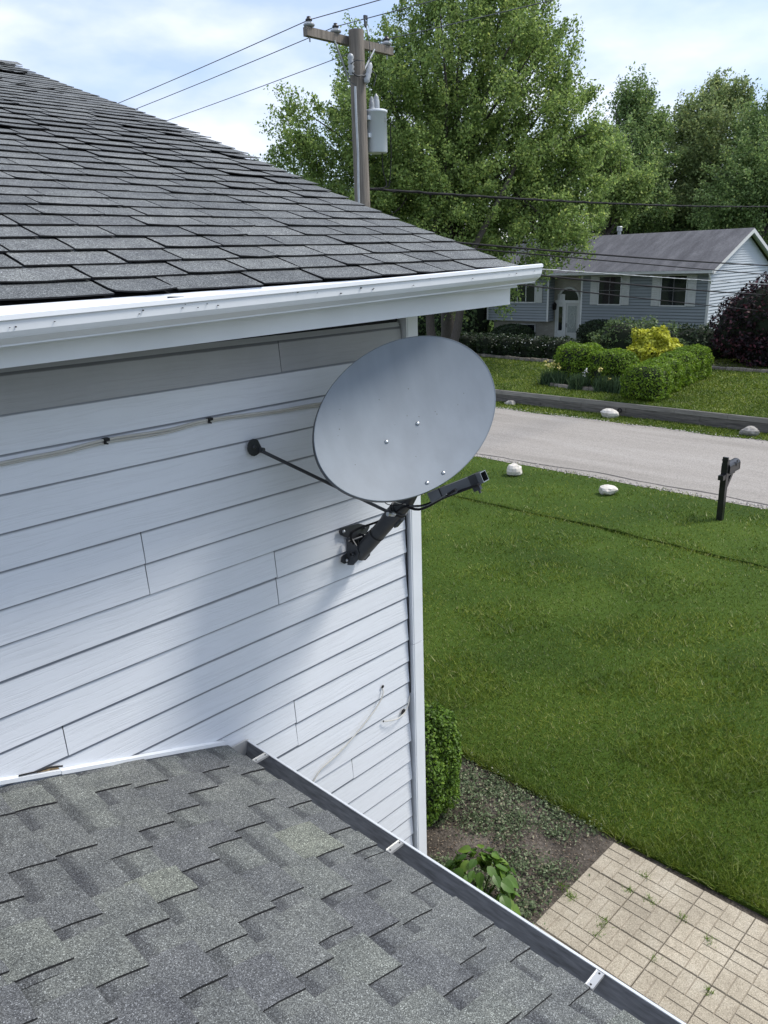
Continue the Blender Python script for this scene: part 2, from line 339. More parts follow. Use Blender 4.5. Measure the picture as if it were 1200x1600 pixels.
def polar(n, a0, a1, r0, r1):
    a = np.radians(rng.uniform(a0, a1, n)); r = 1/rng.uniform(1/r1, 1/r0, n)
    return np.column_stack([r*np.sin(a), r*np.cos(a)]), r
M['grass'] = leafmat('grass_blade', [(0, (.040, .076, .006)), (.35, (.098, .152, .012)), (.7, (.175, .238, .022)), (.95, (.28, .33, .06)), (1, (.45, .44, .24))], .3, .5, .35,
                     patch=(.7, (.72, .78, .7), (1.22, 1.15, 1.1)))
P, r = polar(520000, 22, 112, 4.9, 26)
near, verge, farv = in_lawn(P); keep = near | verge
P = P[keep]; r = r[keep]
tuft = .6+.8*(np.sin(P[:,0]*2.1+np.sin(P[:,1]*1.7))*np.cos(P[:,1]*2.3+P[:,0]) > .1)*rng.random(len(P))
hg = (.035+.035*rng.random(len(P)))*tuft; 
V = blades(P, hg*1.25, np.maximum(.0065, .0011*r), np.full(len(P), -.004))
quads('grass', V, M['grass'], nv=3, kind='stuff', label='mown green front lawn grass between the house and the road', cat='grass')
P, r = polar(420000, 22, 100, 21.5, 46)
near, verge, farv = in_lawn(P); far = (P[:,0] > 22.97) & (P[:,0] < 37.3); k2 = farv | far
P = P[k2]; r = r[k2]; z = np.where(P[:,0] > 22.9, np.interp(P[:,0], xs, zs), .01)
V = blades(P, .05+.03*rng.random(len(P)), .0012*r, z)
quads('grass', V, M['grass'], nv=3, kind='stuff', label='short sunlit grass of the yard across the road', cat='grass')
# long blades at lawn edges and groove
n = 9000; yy = rng.uniform(-4, 26, n); xx = np.where(rng.random(n) < .5, 12.66, 12.84)+.035*np.sin(yy*1.1)+rng.normal(size=n)*.028
V = blades(np.column_stack([xx, yy]), np.full(n, .07), np.full(n, .012), np.full(n, -.01))
n = 4200; t = rng.random(n); ex = np.interp(2.3+t*4.2, [2.3, 4.4, 6.5], [5.44, 5.5, 5.1])+rng.normal(size=n)*.03; V2 = blades(np.column_stack([ex, 2.3+t*4.2]), np.full(n, .08), np.full(n, .006), np.full(n, -.01))
n = 3800; t = rng.random(n); V3 = blades(np.column_stack([5.43+.02*(2.5-(2.5-t*4.5))+rng.normal(size=n)*.02, 2.5-t*4.5]), np.full(n, .075), np.full(n, .006), np.full(n, -.01))
quads('grass', np.concatenate([V, V2, V3]), M['grass'], nv=3, kind='stuff', label='longer untrimmed grass along the lawn edge, groove and patio', cat='grass')
# road-edge gravel
n = 2600; side = rng.random(n) < .45; yy = rng.uniform(-2, 26, n); xx = np.where(side, 15.93+rng.normal(size=n)*.07, 21.93+rng.normal(size=n)*.13)
b = MB(); M['gravel'] = leafmat('pale_gravel', [(0, (.22, .20, .18)), (1, (.55, .52, .48))], 0, .9)
for x, y in zip(xx, yy):
    s = rnd.uniform(.012, .032); h = s*.7; z0 = .012
    b.add([(x-s,y-s*.5,z0),(x+s*.3,y-s,z0),(x+s,y+s*.4,z0),(x-s*.4,y+s,z0),(x+rnd.uniform(-.3,.3)*s,y+rnd.uniform(-.3,.3)*s,z0+h)], [(0,1,4),(1,2,4),(2,3,4),(3,0,4)])
b.build('gravel', M['gravel'], kind='stuff', label='pale loose gravel along both road edges', cat='gravel')

# ------------------------------------------------------------------ garden bed weeds and litter
M['weed'] = leafmat('weed_leaf', [(0, (.07, .10, .045)), (.5, (.14, .19, .09)), (.85, (.23, .28, .16)), (1, (.32, .29, .19))], .25)
n = 1500; cx = rng.uniform(2.95, 5.45, n); cy = rng.uniform(2.62, 6.2, n)
dens = np.sin(cx*3.1+1)*np.cos(cy*2.3+.4) + .55*np.sin(cx*7+cy*5); k = dens > -.5; cx, cy = cx[k], cy[k]
C = []
for x, y in zip(cx, cy):
    m_ = rnd.randint(16, 38); rr = rnd.uniform(.03, .075)
    C.append(np.column_stack([x+rng.normal(size=m_)*rr, y+rng.normal(size=m_)*rr, -.02+np.abs(rng.normal(size=m_))*.022]))
C = np.concatenate(C); V = leaf_quads(C, .027, .6, .6)
quads('weeds', V, M['weed'], kind='stuff', label='low grey-green weeds spread over the bare garden bed', cat='weeds')
M['litter'] = leafmat('dead_stem', [(0, (.10, .06, .035)), (.5, (.24, .18, .12)), (1, (.42, .36, .27))], .1)
n = 9000; C = np.column_stack([rng.uniform(2.9, 5.5, n), rng.uniform(2.58, 6.2, n), rng.uniform(-.033, -.015, n)]); V = leaf_quads(C, .02, 1.2, .35)
quads('mulch', V, M['litter'], kind='stuff', label='brown mulch bits and dead stems on the bed soil', cat='mulch')

# ------------------------------------------------------------------ patio
pat = thing('patio', (5.323, 2.557, 0), kind='structure')
def slabmat():
    m, t, b = nm('tan_concrete_slab'); l = t.links.new; tcn = N(t, 'ShaderNodeTexCoord'); geo = N(t, 'ShaderNodeNewGeometry'); oi = N(t, 'ShaderNodeObjectInfo')
    n1 = N(t, 'ShaderNodeTexNoise', Scale=3.2, Detail=6, Roughness=.65); l(geo.outputs['Position'], n1.inputs['Vector'])
    r = ramp(t, [(.28, (.31, .268, .20)), (.5, (.41, .358, .27)), (.72, (.48, .43, .335))]); l(n1.outputs['Fac'], r.inputs[0])
    v = N(t, 'ShaderNodeTexVoronoi', Scale=190); l(geo.outputs['Position'], v.inputs['Vector']); sp = N(t, 'ShaderNodeSeparateColor'); l(v.outputs['Color'], sp.inputs[0])
    r2 = ramp(t, [(0, (.6, .58, .56)), (.35, (.92, .92, .92)), (.85, (1.06, 1.06, 1.06)), (1, (1.4, 1.4, 1.4))]); l(sp.outputs[0], r2.inputs[0])
    mu = N(t, 'ShaderNodeMix', data_type='RGBA', blend_type='MULTIPLY'); mu.inputs[0].default_value = 1; mu.clamp_result = False
    l(r.outputs[0], mu.inputs[6]); l(r2.outputs[0], mu.inputs[7])
    mr = N(t, 'ShaderNodeMapRange'); mr.inputs['To Min'].default_value = .88; mr.inputs['To Max'].default_value = 1.1; l(oi.outputs['Random'], mr.inputs[0])
    hs = N(t, 'ShaderNodeHueSaturation'); l(mr.outputs[0], hs.inputs['Value']); l(mu.outputs[2], hs.inputs['Color']); l(hs.outputs[0], b.inputs['Base Color']); b.inputs['Roughness'].default_value = .9
    bu = N(t, 'ShaderNodeBump', Strength=.3, Distance=.003); l(v.outputs['Distance'], bu.inputs['Height']); l(bu.outputs[0], b.inputs['Normal'])
    return m
M['slab'] = slabmat(); M['groove'] = plain('slab_groove', (.27, .235, .185), .95, var=.3, scale=8)
def slab_mesh(par):
    b = MB(); s = .2012; b.box((-.2005,-.2005,-.05),(.2005,.2012,.0), 1)
    g = .0024
    for i in range(2):
        for j in range(2):
            x0, y0 = -s+i*s, -s+j*s
            for k in range(2):
                if (i+j+par) % 2: a, c = (x0, y0+k*s/2), (x0+s, y0+(k+1)*s/2)
                else: a, c = (x0+k*s/2, y0), (x0+(k+1)*s/2, y0+s)
                A = (a[0]+g, a[1]+g); B_ = (c[0]-g, c[1]-g); e = .003
                vs = [(A[0],A[1],0),(B_[0],A[1],0),(B_[0],B_[1],0),(A[0],B_[1],0),(A[0]+e,A[1]+e,.006),(B_[0]-e,A[1]+e,.006),(B_[0]-e,B_[1]-e,.006),(A[0]+e,B_[1]-e,.006)]
                b.add(vs, [(4,5,6,7),(0,1,5,4),(1,2,6,5),(2,3,7,6),(3,0,4,7)])
    return b.mesh('paver_slab', [M['slab'], M['groove']])
sm = [slab_mesh(0), slab_mesh(1)]; ra = -.0192; S_ = .406
for i in range(0, 12):
    for j in range(0, 9):
        dx, dy = -(j+.5)*S_, -(i+.5)*S_
        X = 5.345+dx*math.cos(ra)-dy*math.sin(ra); Y = 2.549+dx*math.sin(ra)+dy*math.cos(ra)
        if X < 1.9: continue
        link_mesh('paver_slab', sm[(i*3+j) % 2], pat, loc=(X+rnd.uniform(-.002,.002), Y+rnd.uniform(-.002,.002), -.002+rnd.uniform(-.003,.003)), rot=(rnd.uniform(-.004,.004), rnd.uniform(-.004,.004), ra+rnd.uniform(-.004,.004)))
# grass tufts in the joints
C = []; 
for px, py in ((1008,1369),(1013,1405),(1019,1410),(1067,1435),(939,1450),(931,1460),(945,1440),(1021,1500),(1107,1470),(878,1385),(890,1398),(895,1402),(983,1392),(1106,1550)):
    q = at(px, py, z=0); m_ = rnd.randint(16, 48); C.append(np.column_stack([q[0]+rng.normal(size=m_)*.020, q[1]+rng.normal(size=m_)*.020]))
C = np.concatenate(C); V = blades(C, rng.uniform(.025, .06, len(C)), np.full(len(C), .008), np.full(len(C), -.005))
M['jointweed'] = leafmat('joint_weed', [(0, (.10, .19, .02)), (1, (.24, .36, .05))], .35)
quads('joint_weeds', V*1.0, M['jointweed'], nv=3, kind='stuff', label='small green weeds growing in the patio joints', cat='weeds')

# ================================================================== OUR HOUSE
WY = 2.56
house = thing('house', (2.8, 2.56, 0), 'white lap-sided house with grey shingle roofs and white gutters, nearest the viewer', 'house')
SL = .3465; z_eave = H-.045                   # upper roof: height of the shingle edge at Y = 2.10
EY = 2.10; RX = 3.032; RY = 7.07
def zr(y, x=3.03): return z_eave + (y-EY)*SL - .05*max(0, (y-EY)/4.97)**3 + .0135*(x-3.03)*max(0., 1-(y-EY)/5)   # deck, sagging a little
# walls behind the boards
b = MB(); b.box((-6, WY+.02, 0), (2.745, RY+5, H-.25)); b.box((2.745, WY+.06, 0), (2.80, RY+5, H-.25)); b.build('wall', M['gap'], house)
b = MB()
for k in range(36):
    z0 = H-.42-k*.127
    if z0 < 0: break
    b.prism([(2.815, 0, z0), (2.802, 0, z0+.13), (2.79, 0, z0)], (0, WY+.09, 0), (0, RY+5, 0))
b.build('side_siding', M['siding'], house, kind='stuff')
# lap boards
seams = {0: [2.015], 5: [1.303], 6: [1.303], 7: [1.909], 8: [1.907], 13: [1.955], 14: [1.955], 3: [.2], 10: [.9], 17: [2.3], 20: [1.7], -1: [.5]}
for k in range(-1, 37):
    zb = H-.418-k*.127
    if zb < .05: break
    top = .127+.012
    if k == -1: top = .02
    cuts = [-2.4]+sorted(seams.get(k, []))+[2.745+rnd.uniform(-.008, .008)]
    for i in range(len(cuts)-1):
        a, c = cuts[i]+.0018*(i > 0), cuts[i+1]-.0018*(i < len(cuts)-2)
        b = MB(); n = max(2, int((c-a)/.5)); L_ = c-a
        tw = rnd.uniform(-.0015, .0015) if len(cuts) > 2 else 0; bow = [rnd.uniform(-.0012, .0012) for _ in range(n+1)]
        for q in range(n):
            u0, u1 = L_*q/n, L_*(q+1)/n; y0 = bow[q]; y1 = bow[q+1]; z0 = bow[(q*3) % n]*.8; z1 = bow[((q+1)*3) % n]*.8
            b.add([(u0,-.0+y0,z0),(u1,-.0+y1,z1),(u1,.0100,top),(u0,.0100,top),(u0,.0115+y0,z0),(u1,.0115+y1,z1)], [(0,1,2,3),(0,4,5,1)])
        b.add([(0,0,bow[0]),(0,.0145,top),(0,.016,0)], [(0,1,2)]); b.add([(L_,0,bow[0]),(L_,.0145,top),(L_,.016,0)], [(0,2,1)])
        me = b.mesh('siding_board', M['siding_eave'] if k <= 0 else M['siding'] if k < 4 else M['siding_mid'] if k < 10 else M['siding_low'])
        link_mesh('siding_board', me, house, loc=(a, WY, zb), rot=(0, tw, 0))
# corner post in two lengths with dark channel beside it
for z0, z1 in ((0, H-1.972), (H-1.968, H-.24)):
    b = MB(); b.box((2.762, WY-.022, z0), (2.843, WY+.06, z1)); b.box((2.770, WY-.0245, z0), (2.838, WY-.022, z1)); b.build('corner_post', M['white'], house)
b = MB(); b.tube([(2.752, WY+.004, H-1.0), (2.750, WY, H-1.25), (2.756, WY+.003, H-1.7), (2.751, WY, H-2.0), (2.757, WY+.003, H-2.27)], .0035, 6)
b.build('post_cable', M['rubber'], house)

# upper roof: deck, soffit, fascia, rake boards
b = MB()
for q in range(10):
    y0, y1 = EY+.012+(RY-EY-.012)*q/10, EY+.012+(RY-EY-.012)*(q+1)/10
    b.quad((-4, y0, zr(y0,-4)-.009), (RX-.02, y0, zr(y0)-.009), (RX-.02, y1, zr(y1)-.009), (-4, y1, zr(y1,-4)-.009))
    b.quad((-4, y0, zr(y0,-4)-.04), (-4, y1, zr(y1,-4)-.04), (RX-.02, y1, zr(y1)-.04), (RX-.02, y0, zr(y0)-.04)); b.quad((RX-.02, y0, zr(y0)-.04), (RX-.02, y1, zr(y1)-.04), (RX-.02, y1, zr(y1)-.009), (RX-.02, y0, zr(y0)-.009))
b.build('roof_deck', M['black'], house)
b = MB(); b.add([(-3,EY-.016,H-.18),(RX-.02,EY-.016,H-.125),(RX-.02,EY+.004,zr(EY)+.001),(-3,EY+.004,zr(EY,-3)+.001),(RX-.02,EY+.02,zr(EY)+.001),(-3,EY+.02,zr(EY,-3)+.001)], [(0,1,2,3),(3,2,4,5)]); b.build('drip_edge', M['white'], house)
b = MB(); e = RY+5.2
b.add([(-8,RY+.03,zr(RY)-.005),(RX,RY+.03,zr(RY)-.005),(RX,e,zr(RY)-(e-RY)*SL),(-8,e,zr(RY)-(e-RY)*SL)], [(0,1,2,3)]); b.build('rear_roof_slope', M['sh_up'], house)
def gl(x): return H-.093+(x-.738)*.0272       # upper gutter lip height
def fb(x): return H-.233+(x-.762)*.0139       # fascia bottom height
b = MB(); XA, XB = -3.0, 3.050
b.prism([(0,2.15,0),(0,2.168,0)], (0,0,0), (0,0,0), close=False)
b = MB(); b.add([(XA,2.15,fb(XA)),(XB,2.15,fb(XB)),(XB,2.15,H-.062),(XA,2.15,H-.14),(XA,2.168,fb(XA)),(XB,2.168,fb(XB)),(XB,2.168,H-.062),(XA,2.168,H-.14)],
                [(0,1,2,3),(4,7,6,5),(0,4,5,1),(1,5,6,2),(2,6,7,3),(3,7,4,0)]); b.build('fascia', M['white'], house)
b = MB(); b.add([(XA,2.168,fb(XA)+.012),(XB-.01,2.168,fb(XB)+.012),(XB-.01,2.9,fb(XB)+.03),(XA,2.9,fb(XA)+.03)], [(0,1,2,3)]); b.build('soffit', M['white'], house)
b = MB(); b.add([(RX-.012,2.17,zr(2.17)-.02),(RX-.012,RY,zr(RY)-.02),(RX-.012,RY,zr(RY)-.17),(RX-.012,2.17,zr(2.17)-.17),(RX-.03,2.17,zr(2.17)-.02),(RX-.03,RY,zr(RY)-.02),(RX-.03,RY,zr(RY)-.17),(RX-.03,2.17,zr(2.17)-.17)],
                [(0,1,2,3),(4,7,6,5),(0,4,5,1),(1,5,6,2),(2,6,7,3)]); b.build('rake_board', M['white'], house)
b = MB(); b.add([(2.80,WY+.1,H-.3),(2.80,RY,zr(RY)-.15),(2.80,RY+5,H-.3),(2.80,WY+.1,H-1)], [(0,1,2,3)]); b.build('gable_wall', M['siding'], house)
# K-style upper gutter
def kprof():      # (y, z relative to lip)
    return [(2.032,-.006),(2.030,.0),(2.022,.003),(2.014,.0),(2.013,-.012),(2.018,-.016),(2.020,-.040),(2.026,-.052),(2.040,-.060),(2.052,-.064),(2.054,-.070),(2.054,-.078),(2.148,-.078),(2.148,-.006),(2.145,-.006),(2.145,-.075),(2.056,-.075),(2.028,-.055),(2.023,-.014)]
b = MB(); pr = kprof(); XG0, XG1 = -3.0, 3.105; npr = len(pr)
vs = [(XG0, y, gl(XG0)+z) for y, z in pr]+[(XG1, y, gl(XG1)+z) for y, z in pr]
b.add(vs, [(j,(j+1)%npr,npr+(j+1)%npr,npr+j) for j in range(npr)], 0, False)
gut = b.build('upper_gutter', M['white'], house)
b = MB(); ecp = [(XG1+.001, y, gl(XG1)+z) for y, z in pr[1:13]]+[(XG1+.001, 2.148, gl(XG1)-.006)]
b.add(ecp, [tuple(range(len(ecp)))]); b.add([(q[0]+.002, q[1], q[2]) for q in ecp], [tuple(range(len(ecp)))]); b.build('end_cap', M['white'], gut)
b = MB(); b.box((1.25, 2.03, gl(1.25)-.002), (1.262, 2.145, gl(1.25)+.004)); b.build('gutter_hanger', M['dark'], gut)
b = MB()
for _ in range(34):     # grit and moss specks stuck to the gutter
    x = rnd.uniform(.7, 3.05); s = rnd.choice([.0006, .0008, .001, .0013, .0018]); w = rnd.choice([0, 1, 1])
    if w: y = 2.0155; z = gl(x)-rnd.uniform(.015, .035)
    else: y = rnd.uniform(2.143, 2.1445); z = gl(x)+rnd.uniform(.0, .028)
    b.box((x-s, y-.0025, z-s), (x+s*rnd.uniform(.5, 1.5), y+.004, z+s*rnd.uniform(.5, 1.5)))
b.build('grit_speck', M['black'], gut, kind='stuff')

# upper roof shingles
def shingle_mesh(w, ex, th, lift, mat, back=.045):
    """front edge at y=0 rising to lift; exposed length ex uphill along +y (local, flat)"""
    b = MB(); n = 4; top = []; bot = []
    cur = [lift*(.5+.5*abs(2*i/n-1)**1.5)+rnd.uniform(-.0006,.0006) for i in range(n+1)]
    for i in range(n+1):
        x = w*i/n; fy = rnd.uniform(-.002, .002)
        top.append([(x, fy, cur[i]+th), (x, ex*.35, cur[i]*.35+th), (x+0, ex+back, .0005)])
        bot.append([(x, fy, cur[i]), (x, ex*.35, cur[i]*.35), (x, ex+back, -.001)])
    T = [q for r_ in top for q in r_]; B_ = [q for r_ in bot for q in r_]
    for i in range(n):
        for j in range(2): b.add([T[i*3+j], T[(i+1)*3+j], T[(i+1)*3+j+1], T[i*3+j+1]], [(0,1,2,3)], 0, False)
        b.add([T[i*3], T[(i+1)*3], B_[(i+1)*3], B_[i*3]], [(0,3,2,1)], 1)
    for i in (0, n):
        for j in range(2): b.add([T[i*3+j], T[i*3+j+1], B_[i*3+j+1], B_[i*3+j]], [(0,1,2,3)], 1)
    return b.mesh('roof_shingle', [mat, M['black']], fix=False)
widths = (.20, .23, .26, .29, .32, .17)
lib = {(w, v): shingle_mesh(w-.006, .127, .0045, (.001, .004, .003, .010, .006)[v], M['sh_up']) for w in widths for v in range(5)}
liblift = {w: shingle_mesh(w-.006, .127, .0045, .022, M['sh_up']) for w in widths}
ang = math.atan(SL); rest = MB(); ncount = 0; extra = []
rows = int((RY-EY)/math.cos(ang)/.127)+1
for r_ in range(rows):
    y = EY+r_*.127*math.cos(ang); x = RX+rnd.uniform(-.004, .018); xl = .365*y-.75
    if r_ < 12: xl = min(xl, -.4)
    while x > max(xl, -6):
        w = rnd.choice(widths); x -= w
        v = rnd.choices(range(5), (5, 4, 4, 1.0, 2))[0]; me = lib[(w, v)]
        if rnd.random() < .012: me = liblift[w]
        dz = .0015+rnd.uniform(0, .0015); z = zr(y, x+w/2)+dz+.004
        sag = .010*math.sin(x*1.3+r_*.21)*min(1, r_/8)
        M_ = Matrix.Translation((x, y, z+sag)) @ Matrix.Rotation(ang-.028, 4, 'X') @ Matrix.Rotation(rnd.uniform(-.006, .006), 4, 'Z')
        extra.append((y, x, me, M_))
extra.sort(key=lambda q: (q[1] < .25*q[0]-.1, q[0]))
ho = Vector(house.location)
def join_list(lst, name, mats, parent, label=None):
    me = bpy.data.meshes.new(name); V = []; F_ = []; MI = []; base = 0
    for m_, mat4 in lst:
        V += [tuple(mat4 @ v.co - ho) for v in m_.vertices]
        for p in m_.polygons: F_.append(tuple(base+i for i in p.vertices)); MI.append(p.material_index)
        base = len(V)
    me.from_pydata(V, [], F_)
    for m_ in mats: me.materials.append(m_)
    me.polygons.foreach_set('material_index', MI); me.update()
    return link_mesh(name, me, parent, kind='stuff')
for y, x, me, M_ in extra[:300]:
    o = bpy.data.objects.new('roof_shingle', me); col.objects.link(o); o.parent = house; o.matrix_basis = Matrix.Translation(-ho) @ M_
if extra[300:]: join_list([(me, M_) for y, x, me, M_ in extra[300:]], 'outer_shingles', [M['sh_up'], M['black']], house)
# ridge caps
b0 = MB(); b0.add([(0,-.11,-.035),(0,0,.008),(0,.11,-.035),(.2,-.11,-.030),(.2,0,.013),(.2,.11,-.030)], [(0,3,4,1),(1,4,5,2)]); b0.add([(0,-.11,-.035),(0,0,.008),(0,.11,-.035),(0,.11,-.041),(0,0,.002),(0,-.11,-.041)], [(0,1,4,5),(1,2,3,4)], 1)
rc = b0.mesh('ridge_cap', [M['sh_up'], M['black']])
x = RX-.02
while x > -2: x -= .14; link_mesh('ridge_cap', rc, house, loc=(x, RY, zr(RY)+.012), rot=(rnd.uniform(-.02, .02), 0, rnd.uniform(-.02, .02)))

# ------------------------------------------------------------------ lower roof
LS = .335; X0, Z0 = .657, H-1.682
def zl(x): return Z0-(x-X0)*LS
la = math.atan(LS)
b = MB(); b.add([(-3.2,-2.5,zl(-3.2)-.012),(1.555,-2.5,zl(1.555)-.012),(1.555,WY,zl(1.555)-.012),(-3.2,WY,zl(-3.2)-.012)], [(0,1,2,3)])
b.add([(1.554,-2.5,zl(1.575)-.005),(1.554,WY,zl(1.575)-.005),(1.554,WY,zl(1.575)-.19),(1.554,-2.5,zl(1.575)-.19)], [(0,1,2,3)], 1)
b.build('lower_roof_deck', [M['black'], M['white']], house)
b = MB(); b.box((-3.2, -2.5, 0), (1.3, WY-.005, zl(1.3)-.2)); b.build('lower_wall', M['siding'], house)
XC = [1.585-.1365*i for i in range(0, 26)]      # butt lines, the lowest first
gd = .1365
def flat_piece(w, ex, th, name, mat, back=.05, rag=.003):
    """local x runs down the slope from 0 (upper edge of the exposure) to ex (butt), y is the width"""
    b = MB(); n = 3; e = ex/math.cos(la)
    ys = [w*i/n for i in range(n+1)]; bx = [e+rnd.uniform(-rag, rag) for _ in ys]; s0 = rnd.uniform(-.003, .003)
    f = lambda x, y: (x, y, 0)
    T = [((-back, y, -.002), (bx[i], y, th)) for i, y in enumerate(ys)]
    T = [(( -back, y+(s0 if i in (0, n) else 0), -.003), (e*.4, y+rnd.uniform(-.002,.002)*(i in (0, n)), th*.9), (bx[i], y+rnd.uniform(-.0025,.0025)*(i in (0, n)), th)) for i, y in enumerate(ys)]
    for i in range(n):
        for j in range(2): b.add([T[i][j], T[i][j+1], T[i+1][j+1], T[i+1][j]], [(0,1,2,3)])
        q, r2 = T[i][2], T[i+1][2]; b.add([q, r2, (r2[0], r2[1], -.001), (q[0], q[1], -.001)], [(0,1,2,3)], 1)
    for i in (0, n):
        for j in range(2): q, r2 = T[i][j], T[i][j+1]; b.add([q, r2, (r2[0], r2[1], -.004), (q[0], q[1], -.004)], [(0,1,2,3)], 1)
    return b.mesh(name, [mat, M['black']], fix=False)
striplib = [flat_piece(.95, .1365, .003, 'shingle_strip', M['sh_strip']) for _ in range(4)]
tabw = (.10, .13, .16, .19, .22)
tablib = {w: [flat_piece(w, .1365, .0062, 'shingle_tab', M['sh_lo']) for _ in range(4)] for w in tabw}
# photographed tab edges: (X of the upper end of the edge, Y)
E0 = [(1.052,3.436),(1.442,3.299),(1.44,3.001),(1.251,2.918),(.866,2.893),(1.059,2.772),(1.057,2.561),(1.241,2.546),(.866,2.599),(.677,2.446),(1.057,2.409),(1.256,2.269),(1.44,2.19),(.869,2.295),(1.063,2.067),(1.26,2.144),(.489,2.269),(.68,2.11),(1.066,1.721),(1.255,1.782),(1.447,1.885),(1.633,2.093),(1.625,2.45),(1.451,2.657),(1.636,2.716),(1.821,2.888),(2.027,2.786),(1.827,2.639),(1.824,2.352),(2.027,2.482)]
edges = {}
for x, y in E0:
    i = round((1.585-gd-x/1.4)/gd); edges.setdefault(i, []).append(y/1.4)
def lplace(me, name, x, y, lift):
    Mx = Matrix.Translation((x, y, zl(x)+lift)) @ Matrix.Rotation(la-.0, 4, 'Y')
    o = bpy.data.objects.new(name, me); col.objects.link(o); o.parent = house; o.matrix_basis = Matrix.Translation(-ho) @ Mx @ (Matrix.Scale(.84, 4, (1, 0, 0)) if x > 1.44 else Matrix.Identity(4)); return o
for i, xb in enumerate(XC):
    xu = xb-gd
    if xb < -1.3: break
    y = WY-.012-rnd.uniform(0, .6)
    first = True; yy = WY-.012
    while yy > -1.2:
        st = rnd.choice(striplib); lplace(st, 'shingle_strip', xu, yy-.952, .0012*((i*7) % 2)); yy -= .953
    ed = sorted(edges.get(i, []), reverse=True); y = WY-.03; lst = []
    if ed:
        y = ed[-1]
        for e in ed:
            w = rnd.choice(tabw[1:4]); w = min([q for q in tabw if e+q < WY-.012] or [.10], key=lambda q: abs(q-w))
            lst.append((e, w))
        top = ed[0]+.3
        while top < WY-.15: w = rnd.choice(tabw); lst.append((top, min(w, .13))); top += w+rnd.uniform(.05, .12)
    while y > -1.1:
        w = rnd.choice(tabw); y -= w+rnd.uniform(.03, .11); lst.append((y, w))
    used = []
    for y0, w in lst:
        if y0+w > WY-.012 or any(y0 < q1+.022 and y0+w > q0-.022 for q0, q1 in used): continue
        used.append((y0, y0+w))
        lplace(rnd.choice(tablib[w]), 'shingle_tab', xu, y0, .0045)
# step flashing along the wall and the gap in it
def flash(xa, xb, nme, mt, zo=0, th=.012, hgt=.022):
    b = MB(); n = 4
    for i in range(n):
        x0, x1 = xa+(xb-xa)*i/n, xa+(xb-xa)*(i+1)/n; w = rnd.uniform(-.001, .001)
        b.add([(x0,WY-th,zl(x0)+.006+zo),(x1,WY-th,zl(x1)+.006+zo),(x1,WY-th,zl(x1)+hgt+zo),(x0,WY-th,zl(x0)+hgt+zo),
               (x0,WY+.004,zl(x0)+.006+zo),(x1,WY+.004,zl(x1)+.006+zo),(x1,WY+.004,zl(x1)+hgt+.003+zo),(x0,WY+.004,zl(x0)+hgt+.003+zo)], [(0,1,2,3),(3,2,6,7),(0,4,5,1),(1,5,6,2),(0,3,7,4)])
    return b.build(nme, mt, house)
flash(-2.4, .86, 'flashing', M['white'], .004); flash(.862, 1.55, 'flashing', M['white'], 0)
b = MB(); b.add([(.775,WY-.003,zl(.775)+.026),(.86,WY-.003,zl(.86)+.024),(.855,WY-.003,zl(.85)+.040),(.815,WY-.003,zl(.8)+.038)], [(0,1,2,3)]); b.build('exposed_sheathing', M['wood'], house)
b = MB(); b.tube([(.72,WY-.008,zl(.72)+.032),(.78,WY-.009,zl(.78)+.036),(.83,WY-.008,zl(.83)+.044),(.87,WY-.008,zl(.87)+.040)], .0035, 5); b.build('torn_edge', M['black'], house)
# lower gutter
GX = 1.668; GZ = H-2.010
gp = [(GX-.006,-.004),(GX-.007,.001),(GX-.0005,.003),(GX+.002,-.001),(GX+.002,-.014),(GX-.003,-.02),(GX-.006,-.045),(GX-.016,-.06),(GX-.03,-.075),(GX-.03,-.088),(GX-.125,-.088),(GX-.125,.0),(GX-.1225,.0)]
gi = [(GX-.1225,.0),(GX-.1225,-.045),(GX-.110,-.066),(GX-.085,-.078),(GX-.055,-.080),(GX-.033,-.074),(GX-.018,-.055),(GX-.0065,-.004)]
b = MB(); ya, yb = -2.5, WY-.016
for p_, mi in ((gp, 0), (gi, 1)):
    k = len(p_); vs = [(x, ya, GZ+z) for x, z in p_]+[(x, yb, GZ+z) for x, z in p_]
    b.add(vs, [(j, j+1, k+j+1, k+j) for j in range(k-1)], mi, mi == 1)
lg = b.build('lower_gutter', [M['white'], M['gut_in']], house)
b = MB(); k = gi+[(GX, 0.0)]; b.add([(x, yb+.001, GZ+z) for x, z in gp[1:]+[(GX-.1225,.012),(GX-.003,.004)]], [tuple(range(len(gp)+1))]); b.box((GX-.125, yb, GZ-.0), (GX-.0, yb+.004, GZ+.006)); b.build('end_cap', M['alu'], lg)
for hy in (2.402, 1.607, .803, .0):
    b = MB(); x0, x1 = GX-.075, GX-.006; b.box((x0, hy-.011, GZ-.004), (x1, hy+.011, GZ-.001)); b.box((x0, hy-.013, GZ-.008), (x1, hy-.011, GZ+.002)); b.box((x0, hy+.011, GZ-.008), (x1, hy+.013, GZ+.002))
    for hx in (x0+.010, x1-.010): b.lathe((hx, hy, GZ-.0009), (0,0,1), [(.0035, 0), (.0035, .0006)], 8, 1)
    b.build('gutter_hanger', [M['alu'], M['black']], lg)

